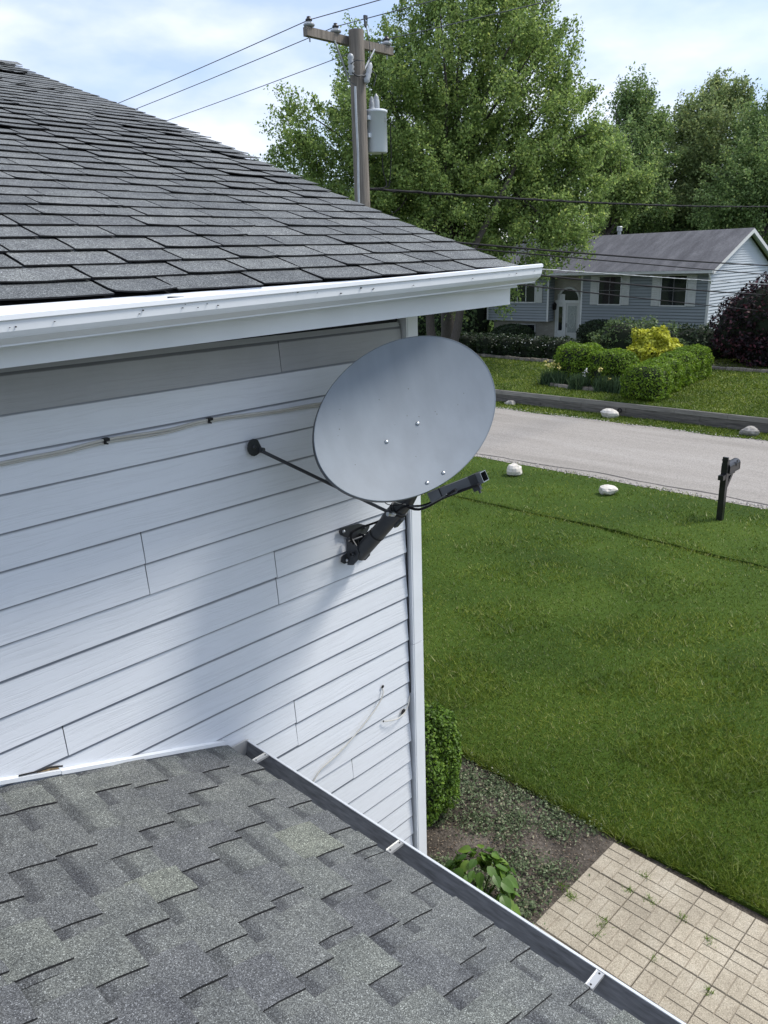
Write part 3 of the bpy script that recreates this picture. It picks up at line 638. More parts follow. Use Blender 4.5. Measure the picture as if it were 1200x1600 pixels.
# ================================================================== SATELLITE DISH
Cd = np.array([2.2653, 2.075, H-.5876]); nd = np.array([-.3308, -.8187, .4695]); Ad = np.array([.9118, -.1489, .3828]); Bd = np.array([-.2435, .5547, .7957]); da, db = .4398, .2989
dish = thing('satellite_dish', (2.36, 2.54, H-1.28), 'large grey oval satellite dish on a dark bracket bolted to the white siding', 'satellite dish')
def dp(r, t, off=0): return Cd + Ad*da*r*math.cos(t) + Bd*db*r*math.sin(t) - nd*(.062*(1-r*r)) + nd*off
b = MB(); nt, nr = 96, 14
vs = [dp(0, 0)]+[dp((i+1)/nr, 2*math.pi*j/nt) for i in range(nr) for j in range(nt)]
fs = [(0, 1+j, 1+(j+1) % nt) for j in range(nt)]+[(1+i*nt+j, 1+(i+1)*nt+j, 1+(i+1)*nt+(j+1) % nt, 1+i*nt+(j+1) % nt) for i in range(nr-1) for j in range(nt)]
b.add(vs, fs, 0, True)
refl = b.mesh('reflector', [M['dish']], org(dish), fix=False); refl = link_mesh('reflector', refl, dish)
M['rimdark'] = plain('rim_edge_paint', (.06, .068, .075), .5)
b = MB()     # rolled rim and back shell
rings = [(1.0, 0), (1.006, .0022), (1.011, .0004), (1.013, -.006), (1.012, -.021), (1.0, -.023), (.99, -.012)]
vs = [dp(1, 2*math.pi*j/nt)+(dp(1, 2*math.pi*j/nt)-Cd)*(rr-1)+nd*o for rr, o in rings for j in range(nt)]
for i in range(len(rings)-1): b.add([vs[(i+a)*nt+j] for a in (0,1) for j in range(nt)], [(j, nt+j, nt+(j+1) % nt, (j+1) % nt) for j in range(nt)], 0 if i < 2 else 1, True)
link_mesh('rim', b.mesh('rim', [M['dish'], M['rimdark']], org(dish), fix=False), refl)
b = MB(); vs = [dp(.001+r_/8*.995, 2*math.pi*j/nt, -.006) for r_ in range(9) for j in range(nt)]
b.add(vs, [(i*nt+j, i*nt+(j+1) % nt, (i+1)*nt+(j+1) % nt, (i+1)*nt+j) for i in range(8) for j in range(nt)], 0, True)
link_mesh('back_shell', b.mesh('back_shell', [M['dark']], org(dish), fix=False), refl)
for u, v in ((.043,-.043),(-.124,-.030),(-.022,-.267),(-.109,-.259)):
    r = math.hypot(u/da, v/db); c = Cd+Ad*u+Bd*v-nd*.062*(1-r*r)
    b = MB(); b.lathe(c, nd, [(.0085, -.001), (.0085, .0015), (.0075, .004), (.005, .0062), (.001, .007)], 14); b.build('bolt', M['zinc'], refl)
b = MB()
for _ in range(16):
    u, v = rnd.uniform(-.35, .35), rnd.uniform(-.2, .2); r = math.hypot(u/da, v/db)
    if r < .92: b.lathe(Cd+Ad*u+Bd*v-nd*.062*(1-r*r), nd, [(rnd.uniform(.0012, .0028), .0002), (.0008, .0007)], 7)
b.build('dirt_speck', M['rimdark'], refl, kind='stuff')
# mast
m0 = np.array([2.355, 2.50, H-1.315]); m1 = np.array([2.372, 2.235, H-1.03]); m2 = np.array([2.385, 2.185, H-.955]); m3 = np.array([2.392, 2.17, H-.80])
b = MB(); b.tube([m0, m1, m1+(m2-m1)*.5+np.array([0,-.003,-.004]), m2, m3], .036, 20); b.build('mast', M['dark'], dish)
d01 = (m1-m0)/np.linalg.norm(m1-m0)
b = MB(); b.tube([m0+d01*.17, m0+d01*.178], .038, 20); b.build('cable_tie', M['black'], dish)
b = MB(); b.tube([m0+d01*.30, m0+d01*.38], .041, 20); 
b.obox(m0+d01*.34+np.array([.0, -.02, -.033]), (.012,0,0), tuple(d01*.03), (0,.004,.012)); b.build('clamp', M['dark'], dish)
b = MB(); b.tube([m0+d01*.365, m0+d01*.372], .0425, 20); b.build('cable_tie', M['black'], dish)
# head plate behind the reflector
hc = Cd-nd*.085-Bd*.10-Ad*.02
b = MB(); b.obox(hc, Ad*.09, Bd*.16, nd*.008); b.obox(hc-nd*.04+Bd*-.02, Ad*.05, Bd*.10, nd*.035); b.tube([hc-nd*.04-Bd*.1, m3], .03, 12); b.build('head_plate', M['dark'], dish)
# wall bracket: foot plate and two curved cheeks
b = MB()
def wp(px, py, y): return at(px, py, Y=y)
def plate(pts, th, mb):
    pts = [np.array(p) for p in pts]; c = sum(pts)/len(pts); nn = np.cross(pts[1]-pts[0], pts[2]-pts[0]); nn /= np.linalg.norm(nn); n = len(pts)
    vs = pts+[p+nn*th for p in pts]; mb.add(vs, [tuple(range(n))[::-1], tuple(range(n, 2*n))]+[(j, (j+1) % n, n+(j+1) % n, n+j) for j in range(n)])
yb_ = 2.548
plate([wp(*q, yb_) for q in ((530,831),(533,825),(560,818),(578,822),(573,834),(560,838),(562,858),(573,862),(574,868),(538,881),(533,878),(534,870),(546,862),(546,842),(532,836))], .004, b)
b.build('wall_plate', M['dark'], dish)
for sx in (-.040, .040):
    b = MB(); cx_ = 2.357+sx
    prof = [(2.545, -.115), (2.545, .02), (2.53, .03), (2.505, .028), (2.475, .0), (2.462, -.035), (2.475, -.075), (2.505, -.105)]
    pts = [(cx_, y, H-1.255+z) for y, z in prof]; n = len(pts)
    b.add(pts+[(x+.004, y, z) for x, y, z in pts], [tuple(range(n)), tuple(range(n, 2*n))[::-1]]+[(j, n+j, n+(j+1) % n, (j+1) % n) for j in range(n)])
    b.build('cheek_plate', M['dark'], dish)
b = MB(); b.tube([(2.30, 2.50, H-1.30), (2.415, 2.50, H-1.30)], .008, 10); b.tube([(2.30, 2.497, H-1.30), (2.308, 2.497, H-1.30)], .013, 6); b.tube([(2.30, 2.515, H-1.24), (2.415, 2.515, H-1.24)], .006, 8); b.build('pivot_bolt', M['dark'], dish)
for px, py in ((536,830),(549,832),(568,824),(541,875),(562,868),(569,864)):
    q = wp(px, py, 2.546); b = MB(); b.lathe(q+np.array([0,-.003,0]), (0,-1,0), [(.0085, 0), (.0085, .004), (.005, .009), (.002, .010)], 6); b.build('lag_screw', M['zinc'] if px in (536, 541, 562) else M['dark'], dish)
# side strut with its foot on the wall
sa = at(403, 702, Y=2.535); sb = np.array([2.330, 2.25, H-1.055]) 
b = MB(); b.tube([sa+(sb-sa)*.03, sb], .0075, 10); st = b.build('strut', M['dark'], dish)
sb2 = at(606, 798, Y=2.26)
b = MB(); pts = []; c0 = at(396, 699, Y=2.548)
for t in range(12):
    a_ = math.pi*.25+t/11*math.pi*1.35; pts.append(c0+np.array([.032*math.cos(a_), 0, .036*math.sin(a_)]))
pts.append(c0+np.array([.043, 0, -.020])); plate(pts, .005, b)
b.tube([c0+np.array([.03,-.004,-.016]), c0+np.array([.036,-.02,-.018])], .012, 10); b.lathe(c0+np.array([-.002,-.006,.002]), (0,-1,0), [(.009, 0), (.009, .004), (.004, .008)], 6)
b.build('strut_foot', M['dark'], st)
b = MB(); b.tube([sb+np.array([-.03,0,.006]), sb+np.array([.05,0,-.008])], .010, 8); b.lathe(sb+np.array([0,-.004,0]), (0,-1,.2), [(.012, -.01), (.012, .008), (.006, .016)], 8); b.build('strut_bolt', M['zinc'], st)
# feed arm: open square tube
e0 = at(684, 772, Y=1.94); e1 = at(757, 744, Y=1.74)
dv = (e1-e0)/np.linalg.norm(e1-e0); sd = np.cross(dv, np.array([0,0,1.])); sd /= np.linalg.norm(sd); uv = np.cross(sd, dv)
w_, h_, t_ = .0245, .0205, .0028
def box_tube(mb, p, q, w_, h_, t_):
    o = [(-w_,-h_),(w_,-h_),(w_,h_),(-w_,h_)]; i_ = [(-w_+t_,-h_+t_),(w_-t_,-h_+t_),(w_-t_,h_-t_),(-w_+t_,h_-t_)]
    R_ = lambda P_, c: [P_+sd*x+uv*y for x, y in c]
    A0, A1, B0, B1 = R_(p, o), R_(q, o), R_(p, i_), R_(q, i_)
    for k in range(4):
        k2 = (k+1) % 4; mb.add([A0[k],A0[k2],A1[k2],A1[k]], [(0,1,2,3)]); mb.add([B0[k],B1[k],B1[k2],B0[k2]], [(0,1,2,3)], 1); mb.add([A1[k],A1[k2],B1[k2],B1[k]], [(0,1,2,3)], 2)
M['armgrey'] = plain('arm_grey_paint', (.13, .14, .15), .4, metal=.2, var=.1)
b = MB(); box_tube(b, e0-dv*.03, e1, w_, h_, t_); arm = b.build('feed_arm', [M['armgrey'], M['black'], M['dish']], dish)
b = MB(); box_tube(b, e1-dv*.055, e1-dv*.02, w_+.0025, h_+.0025, .002); b.obox(e1-dv*.05-uv*.034, tuple(dv*.016), tuple(sd*.008), tuple(uv*.009)); b.tube([e1-dv*.045-uv*.04, e1-dv*.045-uv*.056], .005, 8); b.build('feed_clamp', M['dark'], arm)
b = MB(); box_tube(b, e1-dv*.20, e1-dv*.195, w_+.002, h_+.002, .002); b.build('cable_tie', M['black'], arm)
# cables at the mast
def curve(name, pts, r, mt, parent=None, n=6, **k):
    pts = [np.array(p, float) for p in pts]; out = []
    for i in range(len(pts)-1):
        p0 = pts[max(i-1, 0)]; p1 = pts[i]; p2 = pts[i+1]; p3 = pts[min(i+2, len(pts)-1)]
        for s in range(6):
            t = s/6; out.append(.5*((2*p1)+(-p0+p2)*t+(2*p0-5*p1+4*p2-p3)*t*t+(-p0+3*p1-3*p2+p3)*t**3))
    out.append(pts[-1]); b = MB(); b.tube(out, r, n); return b.build(name, mt, parent, **k)
up = np.array([-.005,-.002,.034])
curve('cable', [at(552,850,Y=2.50), at(548,835,Y=2.47), at(560,826,Y=2.45), at(585,817,Y=2.38), at(612,806,Y=2.27), at(632,792,Y=2.16), at(660,790,Y=2.05), at(690,778,Y=1.92), at(712,765,Y=1.82)], .0055, M['rubber'], dish)
curve('cable', [m0+up+d01*.02, m0+up*1.5+d01*.09, m0+up*1.15+d01*.18, m0+up*1.5+d01*.26, m0+up+d01*.36, at(655,796,Y=2.1), at(695,777,Y=1.93), at(748,757,Y=1.70)], .006, M['rubber'], dish)
curve('cable', [at(600,784,Y=2.16), at(606,788,Y=2.15), at(618,790,Y=2.14), at(632,786,Y=2.13)], .002, M['rubber'], dish)
curve('cable', [at(640,790,Y=2.1), at(662,791,Y=2.02), at(680,783,Y=1.94), at(698,772,Y=1.85)], .0022, M['armgrey'], dish)
curve('cable', [at(612,782,Y=2.17), at(622,786,Y=2.16), at(634,788,Y=2.14)], .0022, M['cream'], dish)

# ================================================================== small things on the wall
cb_ = [(-1.2, -.60), (.2, -.585), (.855, -.569), (1.05, -.568), (1.218, -.558), (1.45, -.565), (1.648, -.556), (1.95, -.572), (2.205, -.577), (2.6, -.60), (2.74, -.62)]
c1 = curve('wall_cable', [(x, WY-.008, H+z) for x, z in cb_], .0052, M['cream'], None, label='long cream double cable clipped across the siding left of the dish', cat='cable')
curve('second_strand', [(x, WY-.006, H+z-.009-.002*math.sin(x*6)) for x, z in cb_], .0038, M['cream'], c1)
for px, py in ((166,688),(328,656)):
    q = at(px, py, Y=WY-.01); b = MB(); b.box((q[0]-.010, WY-.018, q[2]-.002), (q[0]+.010, WY+.002, q[2]+.008)); b.box((q[0]-.010, WY-.018, q[2]-.012), (q[0]-.003, WY+.002, q[2]+.0)); b.box((q[0]-.002, WY-.016, q[2]-.014), (q[0]+.004, WY+.002, q[2]-.010)); b.build('clip', M['black'], c1)
q0 = at(598, 1074, Y=WY-.004)
c2 = curve('drop_cable', [q0+np.array([0,.004,0]), q0+np.array([-.012,-.012,-.03]), at(588,1106,Y=WY-.02), at(560,1142,Y=WY-.025), at(528,1178,Y=WY-.02), at(500,1204,Y=WY-.012), at(480,1240,Y=WY-.012)], .0036, M['cream'], None, label='thin cream cable hanging from a small hole in the siding down to the lower gutter', cat='cable')
b = MB(); b.lathe(q0+np.array([.0,.001,.004]), (0,-1,0), [(.0095, 0), (.0095, .002), (.006, .003)], 12); b.build('hole_grommet', M['black'], c2)
ga, gb = at(599, 1127, Y=WY-.004), at(630, 1112, Y=WY-.004)
c3 = curve('short_cable', [ga, ga+np.array([.02,-.01,-.005]), (ga+gb)/2+np.array([.01,-.02,-.012]), gb+np.array([-.01,-.012,-.004]), gb+np.array([.01,-.01,.006]), gb+np.array([.035,-.006,.03]), gb+np.array([.055,.0,.075])], .003, M['cream'], None, label='short cable looping through a round black grommet near the house corner', cat='cable')
b = MB(); b.lathe(gb, (0,-1,0), [(.017, 0), (.017, .003), (.012, .006), (.004, .004)], 16); b.build('round_grommet', M['black'], c3)
b = MB(); b.lathe(ga, (0,-1,0), [(.006, 0), (.005, .003)], 8); b.build('screw_eye', M['black'], c3)

# ================================================================== UTILITY POLE, TRANSFORMER, WIRES
PX, PY = 10.84, 11.0
M['polewood'] = plain('weathered_pole_wood', (.20, .175, .15), .9, var=.35, scale=3, stretch=(14, 14, .6), bump=.5, bscale=12)
M['galv'] = plain('galvanised_steel', (.40, .42, .43), .45, metal=.5, var=.15)
M['porcelain'] = plain('grey_porcelain', (.36, .38, .40), .3, var=.1); M['dkglass'] = plain('dark_insulator', (.035, .03, .03), .25)
M['tank'] = plain('pale_grey_tank_paint', (.62, .66, .70), .4, var=.06, scale=2)
pole = thing('utility_pole', (PX, PY, 0), 'weathered wooden utility pole with crossarm and grey transformer behind the roof', 'utility pole')
b = MB(); b.tube([(PX, PY, -.1), (PX, PY, H+3.88)], [.165, .135], 20); b.build('pole_shaft', M['polewood'], pole)
zc = H+3.72; ay = PY+.19
b = MB(); b.box((9.82, ay-.055, zc-.045), (11.93, ay+.045, zc+.09)); b.build('crossarm', M['polewood'], pole)
for xe in (9.80+.62, 11.93-.52):
    b = MB(); b.tube([(xe, ay-.07, zc-.03), (PX+(.06 if xe > PX else -.10), ay-.10, zc-.66)], .018, 6); b.build('brace', M['galv'], pole)
INS = {'A': 9.92, 'B': 10.53, 'C': 11.81}
for k in INS.values():
    b = MB(); b.tube([(k, ay, zc-.12), (k, ay, zc+.12)], .014, 6, 1)
    b.lathe((k, ay, zc+.10), (0,0,1), [(.05, 0), (.09, .012), (.10, .035), (.085, .055), (.045, .07), (.04, .085)], 14, 0); b.lathe((k, ay, zc+.185), (0,0,1), [(.04, 0), (.06, .012), (.055, .035), (.03, .05), (.038, .065), (.02, .075)], 12, 2)
    b.build('insulator', [M['porcelain'], M['galv'], M['dkglass']], pole)
tx, ty = 11.19, 10.92; zt0 = H+1.93; zt1 = H+2.63
tr = MB(); tr.lathe((tx, ty, zt0), (0,0,1), [(.18, 0), (.195, .02), (.195, .66), (.21, .665), (.21, .70), (.19, .715), (.05, .74)], 32); tank = tr.build('transformer', M['tank'], pole)
b = MB(); b.lathe((tx+.02, ty, zt1+.02), (0,0,1), [(.05, 0), (.058, .03), (.055, .16), (.045, .19), (.048, .21), (.025, .24), (.012, .27)], 16); b.build('bushing', M['porcelain'], tank)
b = MB(); b.lathe((tx-.13, ty-.03, zt1+.02), (0,0,1), [(.05, 0), (.055, .02), (.035, .03), (.055, .05), (.035, .06), (.055, .08), (.035, .09), (.05, .11), (.03, .12), (.04, .15), (.02, .19)], 12); b.build('small_bushing', M['porcelain'], tank)
for z in (zt0+.28, zt0+.57): 
    b = MB(); b.box((PX+.10, ty-.05, z-.035), (tx-.17, ty+.05, z+.035)); b.build('mount_lug', M['tank'], tank)
b = MB()
for dx, dz in ((.05, .52), (.05, .57), (.12, .54)): b.lathe((tx+dx*.6, ty-.213+dx*.1, zt0+dz), (.2,-1,0), [(.012, 0), (.008, .015)], 8)
b.build('tank_bolts', M['galv'], tank)
b = MB(); fq = at(549, 118, Y=10.93); b.lathe(fq, (0,0,1), [(.04,0)]+[(r_, .03+i*.035) for i in range(8) for r_ in ((.06,) if i % 2 else (.04,))]+[(.045, .32), (.02, .34)], 12); b.build('cutout_fuse', M['porcelain'], pole)
b = MB(); c0 = at(572, 130, Y=10.8); ax_ = at(577, 108, Y=10.8)-c0; b.lathe(c0, ax_, [(.03, 0), (.06, .05), (.045, .09), (.06, .13), (.045, .17), (.06, .21), (.045, .25), (.05, .30), (.02, .36)], 12)
b.build('lightning_arrester', M['porcelain'], pole)
by = 10.80; b = MB(); b.tube([at(550,113,Y=10.9), at(558,119,Y=by), at(563,118,Y=by), at(573,118,Y=by)], .012, 6); b.tube([at(574,109,Y=by), at(583,112,Y=by), at(588,118,Y=by), at(584,134,Y=by)], .010, 6); b.tube([at(548,100,Y=10.9), at(556,94,Y=by), at(568,95,Y=by)], .008, 5); b.tube([at(549,129,Y=10.9), at(556,133,Y=by)], .007, 5); b.build('arrester_bracket', M['dark'], pole, kind='stuff')
b = MB(); b.tube([at(555,135,Y=10.83), at(557,190,Y=10.83), at(559.5,240,Y=10.83), at(560,290,Y=10.83), (at(560,290,Y=10.83)[0], 10.83, 0)], .020, 8); b.build('ground_wire_moulding', M['galv'], pole)
curve('jumper_wire', [at(571,32,Y=11.1), at(573,45,Y=11.0), at(578,75,Y=10.9), at(577,108,Y=10.8)], .008, M['dark'], pole)
b = MB(); lc = at(571, 27, Y=11.1); b.obox(lc, (.035,0,0), (0,.02,0), (0,0,.03)); b.tube([lc+np.array([-.03,0,-.03]), lc+np.array([-.02,0,-.12]), lc+np.array([.0,0,-.16])], .014, 6); b.tube([lc+np.array([.04,0,-.02]), lc+np.array([.03,0,-.12]), lc+np.array([.0,0,-.16])], .010, 6); b.build('line_clamp', M['dark'], pole)
curve('jumper_wire', [(tx+.16, ty-.2, zt0+.5), (tx+.14, ty-.22, zt0-.1), (tx+.07, ty-.22, zt0-.55), (tx-.02, ty-.2, H+1.33), (PX+.15, ty-.2, H+1.30)], .010, M['rubber'], pole)
curve('jumper_wire', [(tx+.03, ty-.1, zt0+.0), (tx+.02, ty-.12, zt0-.3), (tx+.02, ty-.2, H+1.38), (tx-.1, ty-.2, H+1.30)], .010, M['rubber'], pole)
def wire(name, p, q, sag, r, mt, label, n=40, over=None, twist=0):
    p = np.array(p, float); q = np.array(q, float); pts = []
    for i in range(n+1):
        t = i/n; c = p+(q-p)*t; c[2] -= sag*4*t*(1-t); pts.append(c)
    b = MB(); b.tube(pts, r, 5)
    if twist:
        pts2 = [c+twist*np.array([0, math.cos(i*2.2), math.sin(i*2.2)]) for i, c in enumerate(pts)]; b.tube(pts2, r*.8, 5)
    return b.build(name, mt, None, label=label, cat='power line')
M['wire'] = plain('bare_wire', (.12, .12, .125), .5, metal=.4)
zi = zc+.205
for key, lab in (('A', 'bare wire on the left-hand crossarm insulator, highest against the sky'), ('B', 'bare wire on the middle crossarm insulator beside the pole top'), ('C', 'bare wire on the right crossarm insulator, passing before the maple')):
    x = INS[key]; P0_ = np.array([x, ay, zi]); pts = []
    far_ = np.array([x, ay+46, zi-.15]); nea = np.array([x, ay-38, zi+.1])
    for i in range(25): t = 1-i/24; c = P0_+(far_-P0_)*t; c[2] -= .55*4*t*(1-t); pts.append(c)
    for i in range(1, 25): t = i/24; c = P0_+(nea-P0_)*t; c[2] -= .45*4*t*(1-t); pts.append(c)
    b = MB(); b.tube(pts, .008, 5); b.build('power_line', M['wire'], None, label=lab, cat='power line')
def wquad(pts, r, lab, mt='rubber', twist=0):
    # pts: three (x, z) heights on the line; it hangs as a parabola in the vertical plane Y = 11
    xs_, zs_ = zip(*pts); q = np.polyfit(xs_, zs_, 2); q0 = [np.array([x, 11.0, H+np.polyval(q, x)]) for x in np.linspace(PX+.08, 44, 90)]
    b = MB(); b.tube(q0, r, 6)
    if twist: b.tube([c+twist*np.array([0, math.cos(i*2.2), math.sin(i*2.2)]) for i, c in enumerate(q0)], r*.8, 5)
    b.build('service_cable', M[mt], None, label=lab, cat='power line')
wquad([(10.97, 1.32), (19.71, 1.31), (31.77, 1.52)], .024, 'thick black bundled cable leaving the pole, crossing high before the trees', twist=.02)
wquad([(14.13, .33), (20.74, -.03), (32.47, -.56)], .024, 'black cable crossing the far roof, uppermost of the lower lines')
wquad([(16.88, .06), (22.02, -.26), (32.59, -.90)], .017, 'thin black cable crossing the far roof just below the uppermost one')
wquad([(16.79, -.41), (23.15, -.95), (32.85, -1.67)], .024, 'black cable crossing the shuttered windows at half height')
wquad([(16.67, -.67), (22.17, -1.23), (33.07, -2.31)], .017, 'thin black cable crossing the window sills, lowest of the lines')
wquad([(17.98, -.34), (22.08, -.60), (26.85, -.90)], .013, 'pale twisted cable under the far eave slanting to the gable end', 'galv', twist=.012)

# ================================================================== MAILBOX, STONES
mbx, mby = 14.65, 5.31
mb_ = thing('mailbox', (mbx, mby, 0), 'black mailbox on a black post beside the road', 'mailbox')
M['blackpaint'] = plain('black_gloss_paint', (.014, .014, .016), .28, var=.3, scale=6)
b = MB(); b.box((mbx-.055, mby-.055, -.05), (mbx+.055, mby+.055, 1.13)); b.box((mbx-.05, mby-.05, 1.13), (mbx-.005, mby+.05, 1.25)); b.box((mbx-.005, mby-.05, 1.13), (mbx+.05, mby+.05, 1.19)); b.box((mbx-.06, mby-.06, 1.185), (mbx+.0, mby+.06, 1.205)); b.build('post', M['blackpaint'], mb_)
b = MB(); b.box((mbx-.19, mby-.05, .83), (mbx-.055, mby+.05, .92)); b.box((mbx+.055, mby-.04, .86), (mbx+.42, mby+.04, .93)); b.build('arm', M['blackpaint'], mb_)
b = MB(); b.obox((mbx+.16, mby, .72), (.15, 0, .145), (0, .035, 0), (-.025, 0, .025)); b.build('brace', M['blackpaint'], mb_)
b = MB(); pr_ = []
for t in range(13): a_ = math.pi*t/12; pr_.append((0, .085*math.cos(a_), .11+.085*math.sin(a_)))
pr_ = [(0, .085, 0)]+pr_+[(0, -.085, 0)]
b.prism([(x, y+mby, z+.935) for x, y, z in pr_], (mbx+.02, 0, 0), (mbx+.50, 0, 0)); box_ = b.build('box', M['blackpaint'], mb_)
b = MB(); b.prism([(x, y*1.05+mby, z*1.03+.93) for x, y, z in pr_], (mbx+.50, 0, 0), (mbx+.515, 0, 0)); b.box((mbx+.515, mby-.015, 1.09), (mbx+.53, mby+.015, 1.12)); b.build('door', M['blackpaint'], box_)
b = MB(); b.box((mbx+.30, mby-.095, 1.02), (mbx+.32, mby-.088, 1.14)); b.box((mbx+.30, mby-.095, 1.10), (mbx+.36, mby-.088, 1.14)); b.build('flag', M['dark'], box_)
b = MB(); b.box((mbx+.04, mby-.09, .925), (mbx+.50, mby+.09, .937)); b.build('shelf', M['blackpaint'], mb_)
def rock(name, x, y, z, sx, sy, sz, mt, label, seed):
    r_ = np.random.default_rng(seed); b = MB(); nu, nv = 14, 8; vs = []; fs = []
    cuts = [(lambda d: (d/np.linalg.norm(d), r_.uniform(.62, .9)))(r_.normal(size=3)) for _ in range(9)]
    for i in range(nv+1):
        for j in range(nu):
            th = math.pi*i/nv; ph = 2*math.pi*j/nu; d = np.array([math.sin(th)*math.cos(ph), math.sin(th)*math.sin(ph), math.cos(th)]); rad = 1.
            for n_, c_ in cuts:
                q = d @ n_
                if q > 0: rad = min(rad, c_/q)
            rad *= 1+r_.uniform(-.03, .03); vs.append((x+sx*rad*d[0], y+sy*rad*d[1], z+sz*rad*d[2]))
    fs = [(i*nu+j, (i+1)*nu+j, (i+1)*nu+(j+1) % nu, i*nu+(j+1) % nu) for i in range(nv) for j in range(nu)]
    b.add(vs, fs); o = b.build(name, mt, None, label=label, cat='rock'); return o
M['limestone'] = plain('pale_limestone', (.62, .58, .52), .85, var=.22, scale=9, bump=.5, bscale=30)
M['greystone'] = plain('grey_fieldstone', (.32, .30, .27), .9, var=.4, scale=10, bump=.5, bscale=30)
rock('rock', 14.97, 10.33, .12, .24, .20, .20, M['limestone'], 'tall chalky white rock on the verge near the dish', 3)
rock('rock', 14.88, 7.83, .07, .24, .23, .13, M['limestone'], 'low flat-lying white rock on the near verge by the road, midway to the mailbox', 5)
rock('rock', 22.5, 11.95, .10, .22, .34, .20, M['limestone'], 'pale pointed rock across the road in front of the timber wall', 8)
rock('rock', 22.4, 7.57, .10, .22, .32, .17, M['greystone'], 'grey rounded rock across the road near the right edge', 12)
rock('rock', 22.68, 15.9, .05, .16, .25, .11, M['greystone'], 'small flat grey stone across the road beside the dish rim', 15)

# ================================================================== TIMBER RETAINING WALL
tw_ = thing('retaining_wall', (22.95, 7, 0), 'long low weathered timber retaining wall across the road', 'wall')
M['timber'] = plain('weathered_timber', (.115, .105, .092), .9, var=.4, scale=2, stretch=(6, 1.2, 14), bump=.6, bscale=10, rndobj=.22)
M['timbercap'] = plain('pale_cap_timber', (.22, .205, .18), .9, var=.25, scale=2, stretch=(6, 1.2, 14), bump=.6, bscale=10, rndobj=.15)  # paler tone for the top row
for row in range(3):
    y = -6+row*.8
    while y < 42:
        ln = rnd.choice([2.4, 2.4, 1.6, 2.4]); z0 = -.02+row*.152; j = rnd.uniform(-.008, .008); e = .008; x0, x1 = 22.90+j, 23.03+j; y1 = y+ln-.008
        b = MB(); b.add([(x0,y,z0+e),(x0,y1,z0+e),(x0,y1,z0+.15-e),(x0,y,z0+.15-e),(x0+e,y+e,z0+.15),(x0+e,y1-e,z0+.15),(x1,y1-e,z0+.15),(x1,y+e,z0+.15),(x0+e,y,z0),(x0+e,y1,z0),(x1,y,z0),(x1,y1,z0)],
              [(0,1,2,3),(3,2,5,4),(4,5,6,7),(0,8,9,1),(8,10,11,9),(0,3,4,7,10,8),(1,9,11,6,5,2)]); b.build('timber', M['timbercap'] if row == 2 else M['timber'], tw_); y += ln
q = at(968, 641, X=22.88); b = MB(); b.lathe((22.91, q[1], q[2]), (-1,0,0), [(.07, -.05), (.07, .04), (.055, .045), (.052, .0), (.03, -.02)], 14); b.build('drain_pipe', M['black'], tw_)

# ================================================================== FAR HOUSE
fh = thing('split_level_house', (38, 22, .5), 'pale blue-grey split-level house with white shutters across the road', 'house')
M['lapline'] = plain('painted_lap_shadow_line', (.10, .115, .125), .8)  # colour of the strips that paint a shadow line at each lap
M['fsiding'] = plain('shaded_blue_grey_vinyl', (.235, .265, .28), .6, var=.06, scale=.6)  # house vinyl, darkened in colour for the shaded front
M['fgable'] = plain('sunlit_gable_vinyl', (.46, .50, .54), .55, var=.05, scale=.6)  # same house vinyl, painted lighter for the sunlit gable
M['ftrim'] = plain('off_white_trim', (.62, .63, .62), .5, var=.05); M['shutter'] = plain('cream_shutter_paint', (.52, .53, .51), .6, var=.05)
M['glass'] = plain('dark_window_glass', (.012, .015, .018), .06, spec=.8, var=.3, scale=1.5); M['curtain'] = plain('curtain', (.3, .3, .3), .9)
def brickmat():
    m, t, b = nm('pale_brick'); l = t.links.new; tcn = N(t, 'ShaderNodeTexCoord'); sx = N(t, 'ShaderNodeSeparateXYZ'); l(tcn.outputs['Object'], sx.inputs[0])
    ad = N(t, 'ShaderNodeMath', operation='ADD'); l(sx.outputs[0], ad.inputs[0]); l(sx.outputs[1], ad.inputs[1]); co = N(t, 'ShaderNodeCombineXYZ'); l(ad.outputs[0], co.inputs[0]); l(sx.outputs[2], co.inputs[1])
    br = N(t, 'ShaderNodeTexBrick', Scale=1.0); br.inputs['Brick Width'].default_value = .21; br.inputs['Row Height'].default_value = .075; br.inputs['Mortar Size'].default_value = .008
    br.inputs['Color1'].default_value = (.34, .32, .27, 1); br.inputs['Color2'].default_value = (.42, .40, .34, 1); br.inputs['Mortar'].default_value = (.28, .27, .24, 1); l(co.outputs[0], br.inputs['Vector']); l(br.outputs[0], b.inputs['Base Color']); b.inputs['Roughness'].default_value = .9
    return m
M['brick'] = brickmat()
def roofmat():
    m, t, b = nm('far_roof_shingle'); l = t.links.new; tcn = N(t, 'ShaderNodeTexCoord'); mpn = N(t, 'ShaderNodeMapping'); mpn.inputs['Scale'].default_value = (.5, 2.0, .5); l(tcn.outputs['Object'], mpn.inputs[0])
    n1 = N(t, 'ShaderNodeTexNoise', Scale=1.1, Detail=7, Roughness=.65, Distortion=.3); l(mpn.outputs[0], n1.inputs['Vector']); r = ramp(t, [(.3, (.058, .058, .066)), (.52, (.095, .095, .105)), (.72, (.14, .14, .15))]); l(n1.outputs['Fac'], r.inputs[0])
    n2 = N(t, 'ShaderNodeTexNoise', Scale=14, Detail=4); l(tcn.outputs['Object'], n2.inputs['Vector']); r2 = ramp(t, [(.35, (.8, .8, .8)), (.65, (1.15, 1.15, 1.15))]); l(n2.outputs['Fac'], r2.inputs[0])
    mu = N(t, 'ShaderNodeMix', data_type='RGBA', blend_type='MULTIPLY'); mu.inputs[0].default_value = 1; l(r.outputs[0], mu.inputs[6]); l(r2.outputs[0], mu.inputs[7]); l(mu.outputs[2], b.inputs['Base Color']); b.inputs['Roughness'].default_value = .9
    return m
